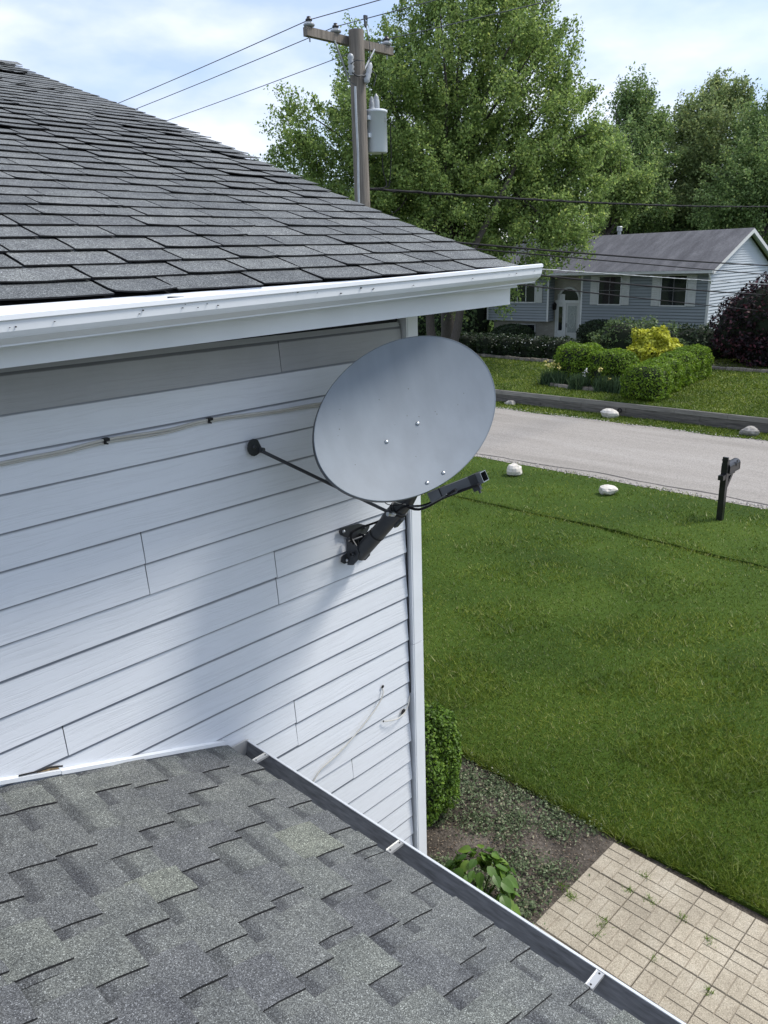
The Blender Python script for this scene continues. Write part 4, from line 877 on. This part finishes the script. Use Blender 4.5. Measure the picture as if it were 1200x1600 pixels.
M['froof'] = roofmat()
zt = H-.86; z1b = H-3.50; z2b = H-3.40     # eave, bottoms of the two siding blocks
def lapwall(mb, x, ya, yb, za, zb, step=.15, face='x'):
    z = za
    while z < zb-.01:
        z1 = min(z+step, zb)
        zl_ = max(za, z1-.022)  # dark strip at the top of each lap, a painted shadow line
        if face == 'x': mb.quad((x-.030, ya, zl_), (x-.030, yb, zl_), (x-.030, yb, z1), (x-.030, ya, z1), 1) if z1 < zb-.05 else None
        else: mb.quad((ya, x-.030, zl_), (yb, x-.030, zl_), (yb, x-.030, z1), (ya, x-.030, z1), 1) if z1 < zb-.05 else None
        if face == 'x': mb.add([(x-.032, ya, z), (x-.032, yb, z), (x, yb, z1), (x, ya, z1), (x, ya, z), (x, yb, z)], [(0,1,2,3),(0,4,5,1)])
        else: mb.add([(ya, x-.032, z), (yb, x-.032, z), (yb, x, z1), (ya, x, z1), (ya, x, z), (yb, x, z)], [(0,1,2,3),(0,4,5,1)])
        z = z1
b = MB(); lapwall(b, 38, 15.42, 22.17, z1b, zt); b.build('right_block_siding', [M['fsiding'], M['lapline']], fh)
b = MB(); lapwall(b, 38, 24.25, 28.35, z2b, zt); lapwall(b, 24.25, 38, 38.62, z2b, zt, face='y'); b.build('left_block_siding', [M['fsiding'], M['lapline']], fh)
b = MB(); b.box((38.0, 15.45, z1b-.02), (38.7, 22.17, z1b)); b.box((38.0, 24.27, z2b-.02), (38.7, 28.35, z2b)); b.box((38.0, 22.15, z1b), (38.65, 22.19, zt)); b.build('overhang_underside', M['ftrim'], fh)
b = MB(); b.box((38.6, 15.6, .2), (38.9, 28.35, zt)); b.build('brick_wall', M['brick'], fh)
for y_, z_ in ((15.42, z1b), (22.17, z1b), (24.25, z2b), (28.35, z2b)):
    b = MB(); b.box((37.965, y_-.05, z_), (38.0, y_+.05, zt)); b.build('corner_board', M['ftrim'], fh)
# gable end facing the viewer's right
XM, XE = 42.0, 46.0; zrg = H+1.02
b = MB(); lapwall(b, 15.42, 38.0, 46.0, .5, zt+.02, face='y')
zz = zt+.02
while zz < zrg-.2:
    z1 = zz+.115; f = lambda z: (z-zt)/(zrg-.12-zt)*4.0
    if 38+f(z1) >= 46-f(z1): break
    b.add([(38+f(zz), 15.388, zz), (46-f(zz), 15.388, zz), (46-f(z1), 15.42, z1), (38+f(z1), 15.42, z1), (38+f(zz), 15.42, zz), (46-f(zz), 15.42, zz)], [(0,1,2,3),(0,4,5,1)]); zz = z1
b.build('gable_siding', [M['fgable'], M['fsiding']], fh)
b = MB(); b.box((38.9, 15.6, .3), (46, 28.3, zt)); b.build('house_core', M['fsiding'], fh)
yr0, yr1 = 15.05, 28.7; xr0 = 37.48; zre = H-.80
b = MB(); b.add([(xr0,yr0,zre),(xr0,yr1,zre),(XM,yr1,zrg+.06),(XM,yr0,zrg+.06),(2*XM-xr0,yr0,zre),(2*XM-xr0,yr1,zre)], [(0,3,2,1),(3,4,5,2)])
b.add([(xr0,yr0,zre-.03),(xr0,yr1,zre-.03),(XM,yr1,zrg+.03),(XM,yr0,zrg+.03),(2*XM-xr0,yr0,zre-.03),(2*XM-xr0,yr1,zre-.03)], [(0,1,2,3),(3,2,5,4)])
b.build('roof', M['froof'], fh)
b = MB()
for s in (1, -1):
    xe = XM-s*4.54; b.add([(xe,yr0-.0,zre-.035),(XM,yr0,zrg+.03),(XM,yr0,zrg-.17),(xe,yr0,zre-.20),(xe,yr0+.03,zre-.035),(XM,yr0+.03,zrg+.03),(XM,yr0+.03,zrg-.17),(xe,yr0+.03,zre-.20)], [(0,1,2,3),(4,7,6,5),(3,2,6,7),(0,4,5,1)])
b.build('rake_board', M['ftrim'], fh)
b = MB(); b.add([(xr0+.02,yr0+.03,zre-.05),(XM,yr0+.03,zrg+.0),(XM,15.42,zrg+.0),(xr0+.02,15.42,zre-.05)], [(0,1,2,3)]); b.add([(2*XM-xr0,yr0+.03,zre-.05),(XM,yr0+.03,zrg+.0),(XM,15.42,zrg+.0),(2*XM-xr0,15.42,zre-.05)], [(0,1,2,3)]); b.box((xr0+.02, yr0+.03, zre-.17), (38.0, yr1, zre-.15)); b.build('soffit', M['ftrim'], fh)
b = MB(); b.box((xr0-.11, yr0+.02, zre-.13), (xr0, yr1, zre-.02)); b.box((xr0-.12, yr0+.02, zre-.045), (xr0-.10, yr1, zre-.01)); b.build('gutter', M['ftrim'], fh)
b = MB(); b.tube([(xr0-.05, yr0+.2, zre-.1), (xr0-.05, yr0+.15, zre-.25), (38-.05, 15.35, zre-.6)], .04, 8); b.tube([(37.95, 15.36, zre-.55), (37.95, 15.36, .6)], .04, 8); b.build('downspout', M['ftrim'], fh)
b = MB(); b.tube([(43, 22.86, zrg-.6), (43, 22.86, H+1.30)], .10, 12); b.tube([(43, 22.86, H+1.30), (43, 22.86, H+1.5)], .15, 12); b.lathe((43, 22.86, H+1.5), (0,0,1), [(.18, 0), (.12, .05)], 12); b.build('roof_vent', M['galv'], fh)
def window(ya, yb, za, zb, x, cols_=2, rows_=2, shut=(), sw=.42, arch=False):
    b = MB(); t = .05
    b.box((x-.05, ya-t, za-t), (x, yb+t, za)); b.box((x-.05, ya-t, zb), (x, yb+t, zb+t)); b.box((x-.05, ya-t, za), (x, ya, zb)); b.box((x-.05, yb, za), (x, yb+t, zb)); f = b.build('window', M['ftrim'], fh)
    w_ = (yb-ya)/cols_
    for c in range(cols_):
        for r_ in range(rows_):
            h_ = (zb-za)/rows_; b = MB(); b.box((x-.028, ya+c*w_+.015, za+r_*h_+.015), (x-.02, ya+(c+1)*w_-.015, za+(r_+1)*h_-.015)); b.build('pane', M['glass'], f)
    b = MB(); b.box((x-.02, ya, za), (x-.008, yb, zb)); 
    for c in range(1, cols_): b.box((x-.045, ya+c*w_-.02, za), (x-.02, ya+c*w_+.02, zb))
    for r_ in range(1, rows_): b.box((x-.042, ya, za+r_*(zb-za)/rows_-.018), (x-.02, yb, za+r_*(zb-za)/rows_+.018))
    b.build('muntins', M['ftrim'] if cols_ > 2 else M['shutter2'], f)
    for s in shut:
        y0 = ya-t-.02-sw if s < 0 else yb+t+.02; b = MB(); b.box((x-.05, y0, za-.03), (x-.02, y0+sw, zb+.05))
        for q in range(14):
            for sg in (0,): zq = za+.05+q*(zb-za-.05)/14; b.obox((x-.058, y0+sw/2, zq+.02), (.010, 0, .010), (0, sw/2-.06, 0), (-.002, 0, .002))
        b.build('shutter', M['shutter'], fh)
M['shutter2'] = plain('bronze_muntin', (.10, .10, .10), .5)
xw = 37.99
window(19.93, 21.15, H-2.42, H-1.05, xw, 2, 2, (-1, 1)); window(16.50, 17.75, H-2.44, H-1.05, xw, 2, 2, (-1, 1))
window(25.10, 28.0, H-2.36, H-1.38, xw, 5, 1, (-1,), .42)
window(25.45, 26.95, H-4.36, H-3.66, 38.6, 2, 1)
# entrance
b = MB(); b.box((38.50, 22.55, .48), (38.60, 24.08, .56)); b.box((38.5, 23.40, .5), (38.6, 23.52, H-2.40)); b.box((38.5, 23.98, .5), (38.6, 24.08, H-2.40)); b.box((38.5, 22.55, .5), (38.6, 22.62, H-2.40)); b.box((38.48, 22.5, H-2.42), (38.6, 24.1, H-2.28)); dfm = b.build('door_frame', M['ftrim'], fh)
b = MB(); b.box((38.53, 22.62, .55), (38.58, 23.40, H-2.42)); dr = b.build('door', M['shutter'], fh)
M['doorglass'] = plain('frosted_door_glass', (.30, .33, .32), .25, var=.15, scale=8)
b = MB(); b.box((38.515, 22.75, .95), (38.53, 23.28, H-2.58)); pts = [(38.512, 23.015+.17*math.cos(2*math.pi*i/16), 1.6+.42*math.sin(2*math.pi*i/16)) for i in range(17)]; b.tube(pts, .008, 4, 1); b.build('door_glass', [M['doorglass'], M['ftrim']], dr)
b = MB(); b.tube([(38.53, 23.34, 1.25), (38.48, 23.34, 1.25), (38.48, 23.34, 1.42), (38.53, 23.34, 1.42)], .014, 6); b.build('door_handle', M['black'], dr)
b = MB(); b.box((38.54, 23.52, .9), (38.56, 23.98, 3.0)); 
b.box((38.53, 23.52, .5), (38.58, 23.98, 1.0)); b.build('sidelight', M['ftrim'], fh)
b = MB(); b.box((38.52, 23.64, 1.05), (38.538, 23.86, H-2.62)); b.build('sidelight_pane', M['glass'], fh)
yc, zc2 = 23.27, H-2.27; n = 16
arc = [(38.56, yc+.60*math.cos(math.pi*i/n), zc2+.60*math.sin(math.pi*i/n)) for i in range(n+1)]; b = MB(); b.add(arc, [tuple(range(n+1))]); b.build('arched_pane', M['glass'], fh)
b = MB(); o1 = [(.60, 38.52), (.70, 38.52), (.70, 38.6), (.60, 38.6)]
vs = [(x, yc+r_*math.cos(math.pi*i/n), zc2+r_*math.sin(math.pi*i/n)) for i in range(n+1) for r_, x in o1]; b.add(vs, [(i*4+j, i*4+(j+1) % 4, (i+1)*4+(j+1) % 4, (i+1)*4+j) for i in range(n) for j in range(4)]); b.build('arch_trim', M['shutter'], fh)
lq = at(866, 480, X=38.5); b = MB(); b.lathe((38.47, lq[1]-.05, H-2.82), (0,0,1), [(.03, 0), (.09, .05), (.12, .28), (.13, .30), (.05, .40), (.02, .45)], 8); b.box((38.47, lq[1]-.07, H-2.55), (38.6, lq[1]-.03, H-2.51)); b.build('wall_lantern', M['black'], fh)

# ================================================================== VEGETATION
def tint(c, k): return tuple(min(1, q*k) for q in c)
def leafset(name, c, trans=.35, patch=None): return leafmat(name, [(0, tint(c, .45)), (.4, c), (.8, tint(c, 1.45)), (1, (min(1, c[0]*2.3), min(1, c[1]*1.85), c[2]*1.7))], trans, .5, .3, patch)
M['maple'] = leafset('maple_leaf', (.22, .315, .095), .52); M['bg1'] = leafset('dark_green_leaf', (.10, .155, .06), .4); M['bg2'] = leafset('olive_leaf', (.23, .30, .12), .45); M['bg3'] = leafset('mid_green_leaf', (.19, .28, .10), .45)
M['hedge'] = leafset('hedge_leaf', (.14, .235, .022), .42); M['darkhedge'] = leafset('dark_hedge_leaf', (.022, .042, .014), .25); M['yellow'] = leafmat('golden_leaf', [(0, (.16, .18, .015)), (.5, (.60, .60, .045)), (1, (.78, .80, .16))], .35)
M['purple'] = leafmat('purple_leaf', [(0, (.005, .003, .005)), (.65, (.018, .008, .012)), (1, (.12, .035, .045))], .15); M['bark'] = plain('grey_bark', (.07, .06, .052), .95, var=.35, scale=8, stretch=(6, 6, 1), bump=.8, bscale=12)
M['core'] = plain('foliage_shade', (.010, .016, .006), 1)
def crown(name, label, base, trunk_top, r0, blobs, nclus, nleaf, lsize, mat, crad, barkm='bark', cat='tree', group=None, branches=40, spire=.5, lean=None):
    """blobs: (centre, radius xyz, weight). Leaves sit in clusters, clusters hang on limbs"""
    t = thing(name, base, label, cat, group)
    base = np.array(base, float); tt = np.array(trunk_top, float); W = np.array([w for _, _, w in blobs], float); W /= W.sum(); cs = []
    idx = rng.choice(len(blobs), nclus, p=W)
    for i in idx:
        c, r_, _ = blobs[i]; d = rng.normal(size=3); d /= np.linalg.norm(d); cs.append(np.array(c)+d*np.array(r_)*(rng.random()**.42))
    cs = np.array(cs); ctr = cs.mean(0)
    C = []; 
    for c in cs:
        m_ = int(nleaf/nclus*rng.uniform(.5, 1.5)); o = c-ctr; o /= np.linalg.norm(o)+1e-6; ax = o*.6+np.array([0,0,spire])+rng.normal(size=3)*.3; ax /= np.linalg.norm(ax)
        rr = crad*rng.uniform(.55, 1.35); u = np.clip(rng.normal(size=(m_, 1)), -1.7, 1.7)*rr*.85; C.append(c+u*ax+np.clip(rng.normal(size=(m_, 3)), -1.7, 1.7)*rr*.42*(1-.35*np.clip(u/rr, 0, 1.6)))
    C = np.concatenate(C); V = leaf_quads(C, lsize, .25, .62, droop=.4)
    quads('crown', V, mat, t)
    b = MB(); mid = base+(tt-base)*.5+np.array([rnd.uniform(-.2,.2), rnd.uniform(-.2,.2), 0]); b.tube([base-np.array([0,0,.2]), base+(tt-base)*.12, mid, tt], [r0*1.35, r0, r0*.8, r0*.5], 12); b.build('trunk', M[barkm], t)
    b = MB()
    for k in range(branches):
        c = cs[rng.integers(len(cs))]; f = rng.uniform(.35, 1.0); s = base+(tt-base)*f; p = s+(c-s)*.5+np.array([0, 0, rng.uniform(-.1, .12)*np.linalg.norm(c-s)]); L1 = np.linalg.norm(c-s); rr = r0*.14+.011*L1
        b.tube([s, s+(p-s)*.5+rng.normal(size=3)*.1, p, p+(c-p)*.5+rng.normal(size=3)*.12, c], [rr, rr*.8, rr*.55, rr*.35, rr*.15], 5, cap=False)
    b.build('limbs', M[barkm], t); return t
def B(px, py, dep, rpx, w=None, sq=(1, 1, 1)):
    r_ = rpx*dep/FP; return (deep(px, py, dep), (r_*sq[0], r_*sq[1], r_*sq[2]), w or rpx**2)
D = 33
maple = [B(730,110,D,150), B(800,200,D,130), B(640,200,D,120), B(545,215,D-1,75), B(470,220,D-1,42), B(440,245,D-1,22,900), B(455,165,D-1,24,900), B(585,110,D,65), B(555,100,D,35), B(860,255,D,85), B(885,150,D,42), B(905,230,D,45), B(860,90,D,50), B(690,340,D,110), B(800,330,D,95), B(610,300,D,90), B(885,370,D-1,45), B(900,330,D,50), B(820,30,D,70), B(650,30,D,45), B(745,-40,D,110), B(930,290,D,28), B(500,300,D,60), B(560,330,D,60), B(760,430,D-1,55), B(850,410,D-1,30), B(690,440,D,60)]
tb = np.array([30.2, 24.9, .5])
crown('maple_tree', 'large bright green maple rising behind the utility pole', tb, tb+np.array([-.4, -.3, 9.0]), .38, maple, 1500, 260000, .12, M['maple'], .46, branches=120, spire=.55)
# trees beyond the far house
def bg_tree(name, label, blobs, depx, nclus, nleaf, ls, mt, crad, group=None):
    c = blobs[0][0]; base = np.array([c[0], c[1], .4]); crown(name, label, base, np.array([c[0], c[1], c[2]+blobs[0][1][2]*.4]), .35, blobs, nclus, nleaf, ls, M[mt], crad, branches=45, spire=.45, group=group)
bg_tree('background_tree', 'dark pointed tree standing tallest between the maple and the olive tree', [B(992,250,58,55), B(990,165,58,32,1500), B(1018,205,58,28,1200), B(990,320,58,60)], 58, 330, 46000, .19, 'bg3', .7)
bg_tree('background_tree', 'olive-tinged broad tree behind the ridge of the far house', [B(1105,235,60,75), B(1120,160,60,32,1600), B(1080,190,60,35,1600), B(1150,165,60,28,1200), B(1060,290,60,55), B(1110,330,60,70)], 60, 520, 75000, .19, 'bg2', .7)
bg_tree('background_tree', 'dense green tree reaching the right edge above the gable', [B(1185,300,54,75), B(1195,200,56,50), B(1140,340,54,50), B(1235,260,54,80)], 54, 450, 70000, .18, 'bg3', .7)
bg_tree('background_tree', 'pale green bushy tree low between the maple and the far roof', [B(945,250,46,40), B(960,310,46,42), B(985,290,46,30,1000)], 46, 220, 30000, .15, 'maple', .55)
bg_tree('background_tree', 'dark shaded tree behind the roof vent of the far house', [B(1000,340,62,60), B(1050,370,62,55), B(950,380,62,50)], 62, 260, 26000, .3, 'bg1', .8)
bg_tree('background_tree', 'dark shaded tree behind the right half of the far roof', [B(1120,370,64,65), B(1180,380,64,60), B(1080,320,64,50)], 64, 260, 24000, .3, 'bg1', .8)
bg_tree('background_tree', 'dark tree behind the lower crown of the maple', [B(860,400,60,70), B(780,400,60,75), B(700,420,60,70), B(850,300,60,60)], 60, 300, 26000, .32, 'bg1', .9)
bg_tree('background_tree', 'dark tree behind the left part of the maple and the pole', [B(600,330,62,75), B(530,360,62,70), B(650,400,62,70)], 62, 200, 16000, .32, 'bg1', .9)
bg_tree('background_tree', 'green tree beyond the right edge, behind the purple shrub', [B(1290,330,55,90), B(1330,230,55,70)], 55, 160, 12000, .3, 'bg3', .9)
# leafy boxes: hedges, shrubs
def shrub(name, label, base, blobs, n, ls, mt, cat='shrub', corek=.86, boxy=1.0, group=None, up=.3, stems=0, extra=None, rough=.06, ball=False):
    """foliage over rounded bodies; blobs: (centre, radii, exponent)"""
    t = thing(name, base, label, cat, group); A = np.array([max(r_)**2 for _, r_, _ in blobs], float); A /= A.sum(); C = []; O = []
    for (c, r_, ex), a in zip(blobs, A):
        k = int(n*a); d = rng.normal(size=(k, 3)); d /= np.linalg.norm(d, axis=1, keepdims=True)
        if ex > 2: s = (np.abs(d)**ex).sum(1, keepdims=True)**(-1/ex)
        else: s = np.ones((k, 1))
        f = s*(1+rough*(np.sin(d[:,:1]*9+c[0])+np.cos(d[:,1:2]*8+c[1])+np.sin(d[:,2:3]*10)))*(1-np.abs(rng.normal(size=(k, 1)))*.10)
        C.append(np.array(c)+d*f*np.array(r_)); O.append(d)
    C = np.concatenate(C); O = np.concatenate(O); k = C[:,2] > base[2]-.02; C, O = C[k], O[k]
    V = leaf_quads(C, ls, up, .6, out=O, outw=.45); quads('foliage', V, M[mt] if isinstance(mt, str) else mt, t)
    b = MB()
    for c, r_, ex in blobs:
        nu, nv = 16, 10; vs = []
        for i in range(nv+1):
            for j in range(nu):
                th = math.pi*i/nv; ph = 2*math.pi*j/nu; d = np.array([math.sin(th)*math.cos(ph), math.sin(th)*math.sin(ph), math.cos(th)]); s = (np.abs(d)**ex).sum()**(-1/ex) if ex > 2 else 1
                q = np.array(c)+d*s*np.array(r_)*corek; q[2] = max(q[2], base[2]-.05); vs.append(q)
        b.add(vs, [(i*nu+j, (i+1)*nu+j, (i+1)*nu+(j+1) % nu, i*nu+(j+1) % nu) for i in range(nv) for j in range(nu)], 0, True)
    b.build('shade_core', M['core'], t)  # solid near-black hull standing in for shade inside the foliage
    if stems:
        b = MB()
        for i in range(stems): c = blobs[i % len(blobs)][0]; b.tube([(base[0]+rnd.uniform(-.1,.1), base[1]+rnd.uniform(-.1,.1), base[2]-.05), (base[0]+rnd.uniform(-.3,.3), base[1]+rnd.uniform(-.3,.3), (base[2]+c[2])/2), tuple(c)], [.06, .05, .02], 7)
        b.build('stem', M['bark'], t)
    return t
g1 = far_z(25.4); g2 = far_z(30)
shrub('hedge', 'clipped bright green hedge on the left of the flower island', (25.5, 14.2, g1), [((25.6, 13.6, g1+.62), (.75, .95, .68), 3), ((25.7, 14.9, g1+.68), (.8, .95, .75), 3)], 22000, .075, 'hedge', 'hedge', rough=.05)
shrub('hedge', 'clipped green hedge running back towards the purple shrub', (26.4, 11.9, g1), [((23.95, 11.45, g1+.50), (.72, .72, .62), 3), ((25.3, 11.65, g1+.52), (.9, .62, .62), 3), ((26.9, 11.85, g1+.54), (.95, .60, .64), 3), ((28.5, 12.0, g1+.56), (.95, .60, .66), 3)], 34000, .075, 'hedge', 'hedge', rough=.045)
shrub('golden_shrub', 'bright yellow rounded shrub behind the clipped hedges', (29, 13.78, g2), [((29, 13.75, g2+.78), (.75, .85, .85), 2), ((29.2, 13.2, g2+.62), (.6, .6, .6), 2)], 15000, .12, 'yellow', rough=.15, corek=.6)
shrub('purple_shrub', 'tall dark purple-leaved shrub by the right gable', (33.2, 10.9, g2), [((33.5, 10.9, g2+1.9), (1.5, 1.75, 1.5), 2), ((33.4, 12.0, g2+1.5), (1.2, 1.1, 1.3), 2), ((33.4, 10.4, g2+.8), (1.3, 2.1, .9), 2), ((33.8, 9.4, g2+1.6), (1.4, 1.4, 1.5), 2)], 20000, .14, 'purple', rough=.12, stems=4)
shrub('flowering_hedge', 'dark shrub row with small white flowers before the left wing', (31, 21.5, g2), [((31.0, y_, g2+.42), (.7, .85, .55), 3) for y_ in (18.95, 20.3, 21.6, 22.9, 24.2, 25.4)], 17000, .10, 'darkhedge', 'shrub row', rough=.1)
M['petal'] = leafmat('white_petal', [(0, (.6, .6, .55)), (1, (.8, .8, .78))], .3); M['ypetal'] = leafmat('yellow_petal', [(0, (.70, .58, .10)), (1, (.80, .74, .35))], .3)
C = np.column_stack([rng.uniform(30.2, 30.9, 130), rng.uniform(18.4, 22.3, 130), g2+.62+rng.normal(size=130)*.2]); quads('blossoms', leaf_quads(C, .07, .2, .9), M['petal'], kind='stuff', label='small white blossoms over the dark shrub row', cat='blossoms')
shrub('round_bush', 'dark clipped dome bush below the left-wing basement window', (36.9, 25.8, g2), [((36.9, 25.8, g2+.35), (1.0, 1.35, .62), 2)], 6000, .09, 'darkhedge', rough=.01)
shrub('round_bush', 'dark clipped dome bush just right of the front door', (36.9, 20.45, g2), [((36.9, 20.4, g2+.55), (1.0, 1.25, .82), 2)], 6000, .09, 'darkhedge', rough=.01)
shrub('grey_green_shrub', 'loose grey-green shrub between the dome bush and the golden shrub', (33, 16.7, g2), [((33, 16.8, g2+.75), (1.1, 1.5, .95), 2), ((33.2, 15.6, g2+.6), (1.1, 1.2, .9), 2)], 7500, .12, 'bg1', rough=.16)
shrub('low_shrub', 'dark low shrub in the shade left of the purple shrub', (34.5, 14.2, g2), [((34.6, 14.2, g2+.5), (1.0, 1.5, .9), 2), ((35, 13.2, g2+.5), (.9, .9, .9), 2)], 5000, .12, 'darkhedge', rough=.16)
shrub('evergreen_screen', 'tall dark evergreen screen behind the dish, left of the far house', (38, 33, .55), [((38.0, y_, 2.3), (1.3, 1.1, 2.6+.3*math.sin(y_*3)), 3) for y_ in np.arange(29.6, 48, 1.75)], 30000, .22, 'bg1', 'evergreen hedge', rough=.12)
# small trunks seen under the maple crown
b = MB(); t2 = thing('twin_trunk_tree', (24.5, 21.5, .45), 'twin grey trunks rising behind the upper rim of the dish', 'tree')
q1, q2 = at(680, 545, X=26), at(700, 545, X=26)
b.tube([(q1[0], q1[1], .3), (q1[0]+.1, q1[1]+.35, 2.2), (q1[0]+.3, q1[1]+.6, 5.5), (28.4, 22.9, 9)], [.24, .19, .15, .08], 10); b.tube([(q2[0], q2[1]+.1, .3), (q2[0]+.2, q2[1]-.35, 2.2), (q2[0]+.5, q2[1]-.7, 5.0), (28.9, 20.2, 8.6)], [.22, .18, .14, .08], 10); b.build('trunk', M['bark'], t2)
# bed edging stones and irises across the road
M['edging'] = plain('edging_block', (.24, .21, .18), .9, var=.3, scale=5, rndobj=.25)
ed = thing('bed_edging', (31, 21, g2), 'curved row of edging blocks before the dark flowering shrubs', 'edging')
for i in range(30):
    t = i/29; x = 30.1-.15*math.sin(t*9); y = 18.3+t*8.6; b = MB(); b.box((x-.08, y-.13, g2-.03), (x+.08, y+.13, g2+.13+rnd.uniform(-.02, .02))); b.build('block', M['edging'], ed)
ed2 = thing('bed_edging', (24.6, 14.5, g1), 'low dark edging round the iris bed before the left hedge', 'edging')
for i in range(24):
    a_ = math.pi*(.62+i/23*.95); x = 25.5+1.15*math.cos(a_); y = 14.2+1.9*math.sin(a_)*-1; b = MB(); b.obox((x, y, g1+.04), (.06, 0, 0), (0, .13, 0), (0, 0, .07)); b.build('block', M['edging'], ed2)
ed3 = thing('bed_edging', (31, 10.5, g2), 'straight low edging below the purple shrub', 'edging')
for i in range(18): b = MB(); y = 8.2+i*.26; b.box((31.2, y-.12, g2-.03), (31.36, y+.12, g2+.12+rnd.uniform(-.015, .015))); b.build('block', M['edging'], ed3)
b = MB(); b.add([(24.7+.0, 12.6, g1+.03), (26.6, 12.6, g1+.03), (26.8, 16.2, g1+.03), (25.0, 16.1, g1+.03), (24.45, 15.2, g1+.03), (24.35, 14.2, g1+.03), (24.45, 13.2, g1+.03)], [tuple(range(7))]); b.build('flower_bed_soil', M['soil'], kind='structure')
b = MB(); b.add([(31.3, 5, g2+.03), (36, 5, g2+.03), (38.5, 28, g2+.03), (30.2, 28, g2+.03), (30.15, 18, g2+.03), (31.3, 15, g2+.03)], [tuple(range(6))]); b.build('shrub_bed_soil', M['soil'], kind='structure')
M['iris'] = leafset('iris_leaf', (.055, .095, .045), .3)
def iris(name, label, y0, y1, x, nfl, pet):
    t = thing(name, (x, (y0+y1)/2, g1), label, 'flowers'); n = 700; base = np.column_stack([x+rng.normal(size=n)*.12, rng.uniform(y0, y1, n), np.full(n, g1)])
    a = rng.random(n)*6.28; side = np.column_stack([np.cos(a), np.sin(a), np.zeros(n)])*.02; tip = base+np.column_stack([rng.normal(size=n)*.12, rng.normal(size=n)*.12, rng.uniform(.3, .6, n)]); quads('blades', np.stack([base-side, base+side, tip], 1), M['iris'], t, nv=3)
    for i in range(nfl):
        c = np.array([x+rnd.uniform(-.15, .15), rnd.uniform(y0, y1), g1+rnd.uniform(.45, .85)]); C = c+rng.normal(size=(9, 3))*.035; quads('flower', leaf_quads(C, .07, .3, .8), pet, t)
        b = MB(); b.tube([(c[0], c[1], g1), tuple(c)], .008, 4); b.build('flower_stalk', M['iris'], t)
iris('iris_clump', 'clump of tall yellow irises at the left end of the clipped hedge', 14.9, 15.9, 24.75, 9, M['ypetal']); iris('iris_clump', 'clump of pale yellow irises between the two clipped hedges', 12.45, 13.6, 24.5, 3, M['ypetal'])
iris('white_flowers', 'tiny white flowers low at the front of the iris bed', 14.0, 14.5, 24.45, 2, M['petal'])
# near planting: clipped yew by the corner and a broad-leaved plant
M['yew'] = leafset('yew_needle', (.085, .16, .018), .3)
bushc = at(660, 1185, z=.55)
M['boxleaf'] = M['yew']
shrub('clipped_bush', 'dense bright green clipped bush just beyond the house corner', (4.48, 4.10, -.03), [((4.48, 4.12, .52), (.40, .40, .56), 2.4), ((4.62, 3.98, .72), (.22, .22, .38), 2), ((4.75, 4.1, .4), (.2, .25, .4), 2)], 34000, .028, 'yew', 'bush', rough=.06, corek=.78, up=.5)
M['broad'] = leafmat('broad_leaf', [(0, (.085, .17, .018)), (1, (.17, .28, .035))], .35, .38, .5)
def bmat():
    m, t, b = nm('hydrangea_leaf'); l = t.links.new; oi = N(t, 'ShaderNodeObjectInfo'); r = ramp(t, [(0, (.05, .115, .014)), (.5, (.095, .185, .022)), (1, (.17, .27, .04))]); l(oi.outputs['Random'], r.inputs[0]); l(r.outputs[0], b.inputs['Base Color']); b.inputs['Roughness'].default_value = .4
    tr = N(t, 'ShaderNodeBsdfTranslucent'); l(r.outputs[0], tr.inputs['Color']); ms = N(t, 'ShaderNodeMixShader'); ms.inputs[0].default_value = .3; l(b.outputs[0], ms.inputs[1]); l(tr.outputs[0], ms.inputs[2]); l(ms.outputs[0], t.nodes['Material Output'].inputs['Surface']); return m
M['hyd'] = bmat()
def leafmesh(L_, W_, cup):
    b = MB(); st = [0, .12, .35, .6, .82, 1.0]; wd = [.02, .62, 1.0, .86, .45, 0]
    for s in (-1, 1):
        vs = []; 
        for u, w in zip(st, wd): z = -cup*u*u*L_; vs += [(u*L_, 0, z), (u*L_, s*w*W_/2, z+.10*w*W_)]
        b.add(vs, [(i*2, i*2+2, i*2+3, i*2+1) if s < 0 else (i*2, i*2+1, i*2+3, i*2+2) for i in range(5)], 0, True)
    return b.mesh('leaf', M['hyd'], fix=False)
lm = [leafmesh(.12, .085, .35), leafmesh(.10, .07, .2), leafmesh(.135, .095, .5)]
def plant(name, label, c, R_, Ht, n, sc=1.):
    t = thing(name, (c[0], c[1], -.03), label, 'plant')
    b = MB()
    for i in range(9): a_ = rnd.uniform(0, 6.28); q = rnd.uniform(.3, .9); b.tube([(c[0], c[1], -.04), (c[0]+.5*q*R_*math.cos(a_), c[1]+.5*q*R_*math.sin(a_), Ht*.5), (c[0]+q*R_*math.cos(a_), c[1]+q*R_*math.sin(a_), Ht*.85)], [.008, .006, .004], 5)
    b.build('stem', M['hyd'], t)
    for i in range(n):
        th = math.acos(1-rnd.random()*.95); a_ = rnd.uniform(0, 6.28); p = (c[0]+R_*math.sin(th)*math.cos(a_)*rnd.uniform(.7, 1), c[1]+R_*math.sin(th)*math.sin(a_)*rnd.uniform(.7, 1), max(.05, Ht*(.35+.65*math.cos(th)*rnd.uniform(.8, 1.05))))
        o = link_mesh('leaf', lm[i % 3], t, loc=p, rot=(rnd.uniform(-.35, .35), rnd.uniform(-.1, .55)+th*.35, a_+rnd.uniform(-.6, .6))); s = rnd.uniform(.75, 1.2)*sc; o.scale = (s, s, s)
plant('broad_leaved_plant', 'lush bright green broad-leaved plant in the bed beside the lower gutter', (3.95, 2.98, 0), .30, .50, 170)
plant('broad_leaved_plant', 'smaller paler leafy plant between the gutter and the lush one', (3.72, 3.12, 0), .17, .30, 45, .75)
plant('seedling', 'small grey-green seedling at the lawn edge behind the clipped bush', (5.36, 4.45, 0), .10, .22, 18, .45)
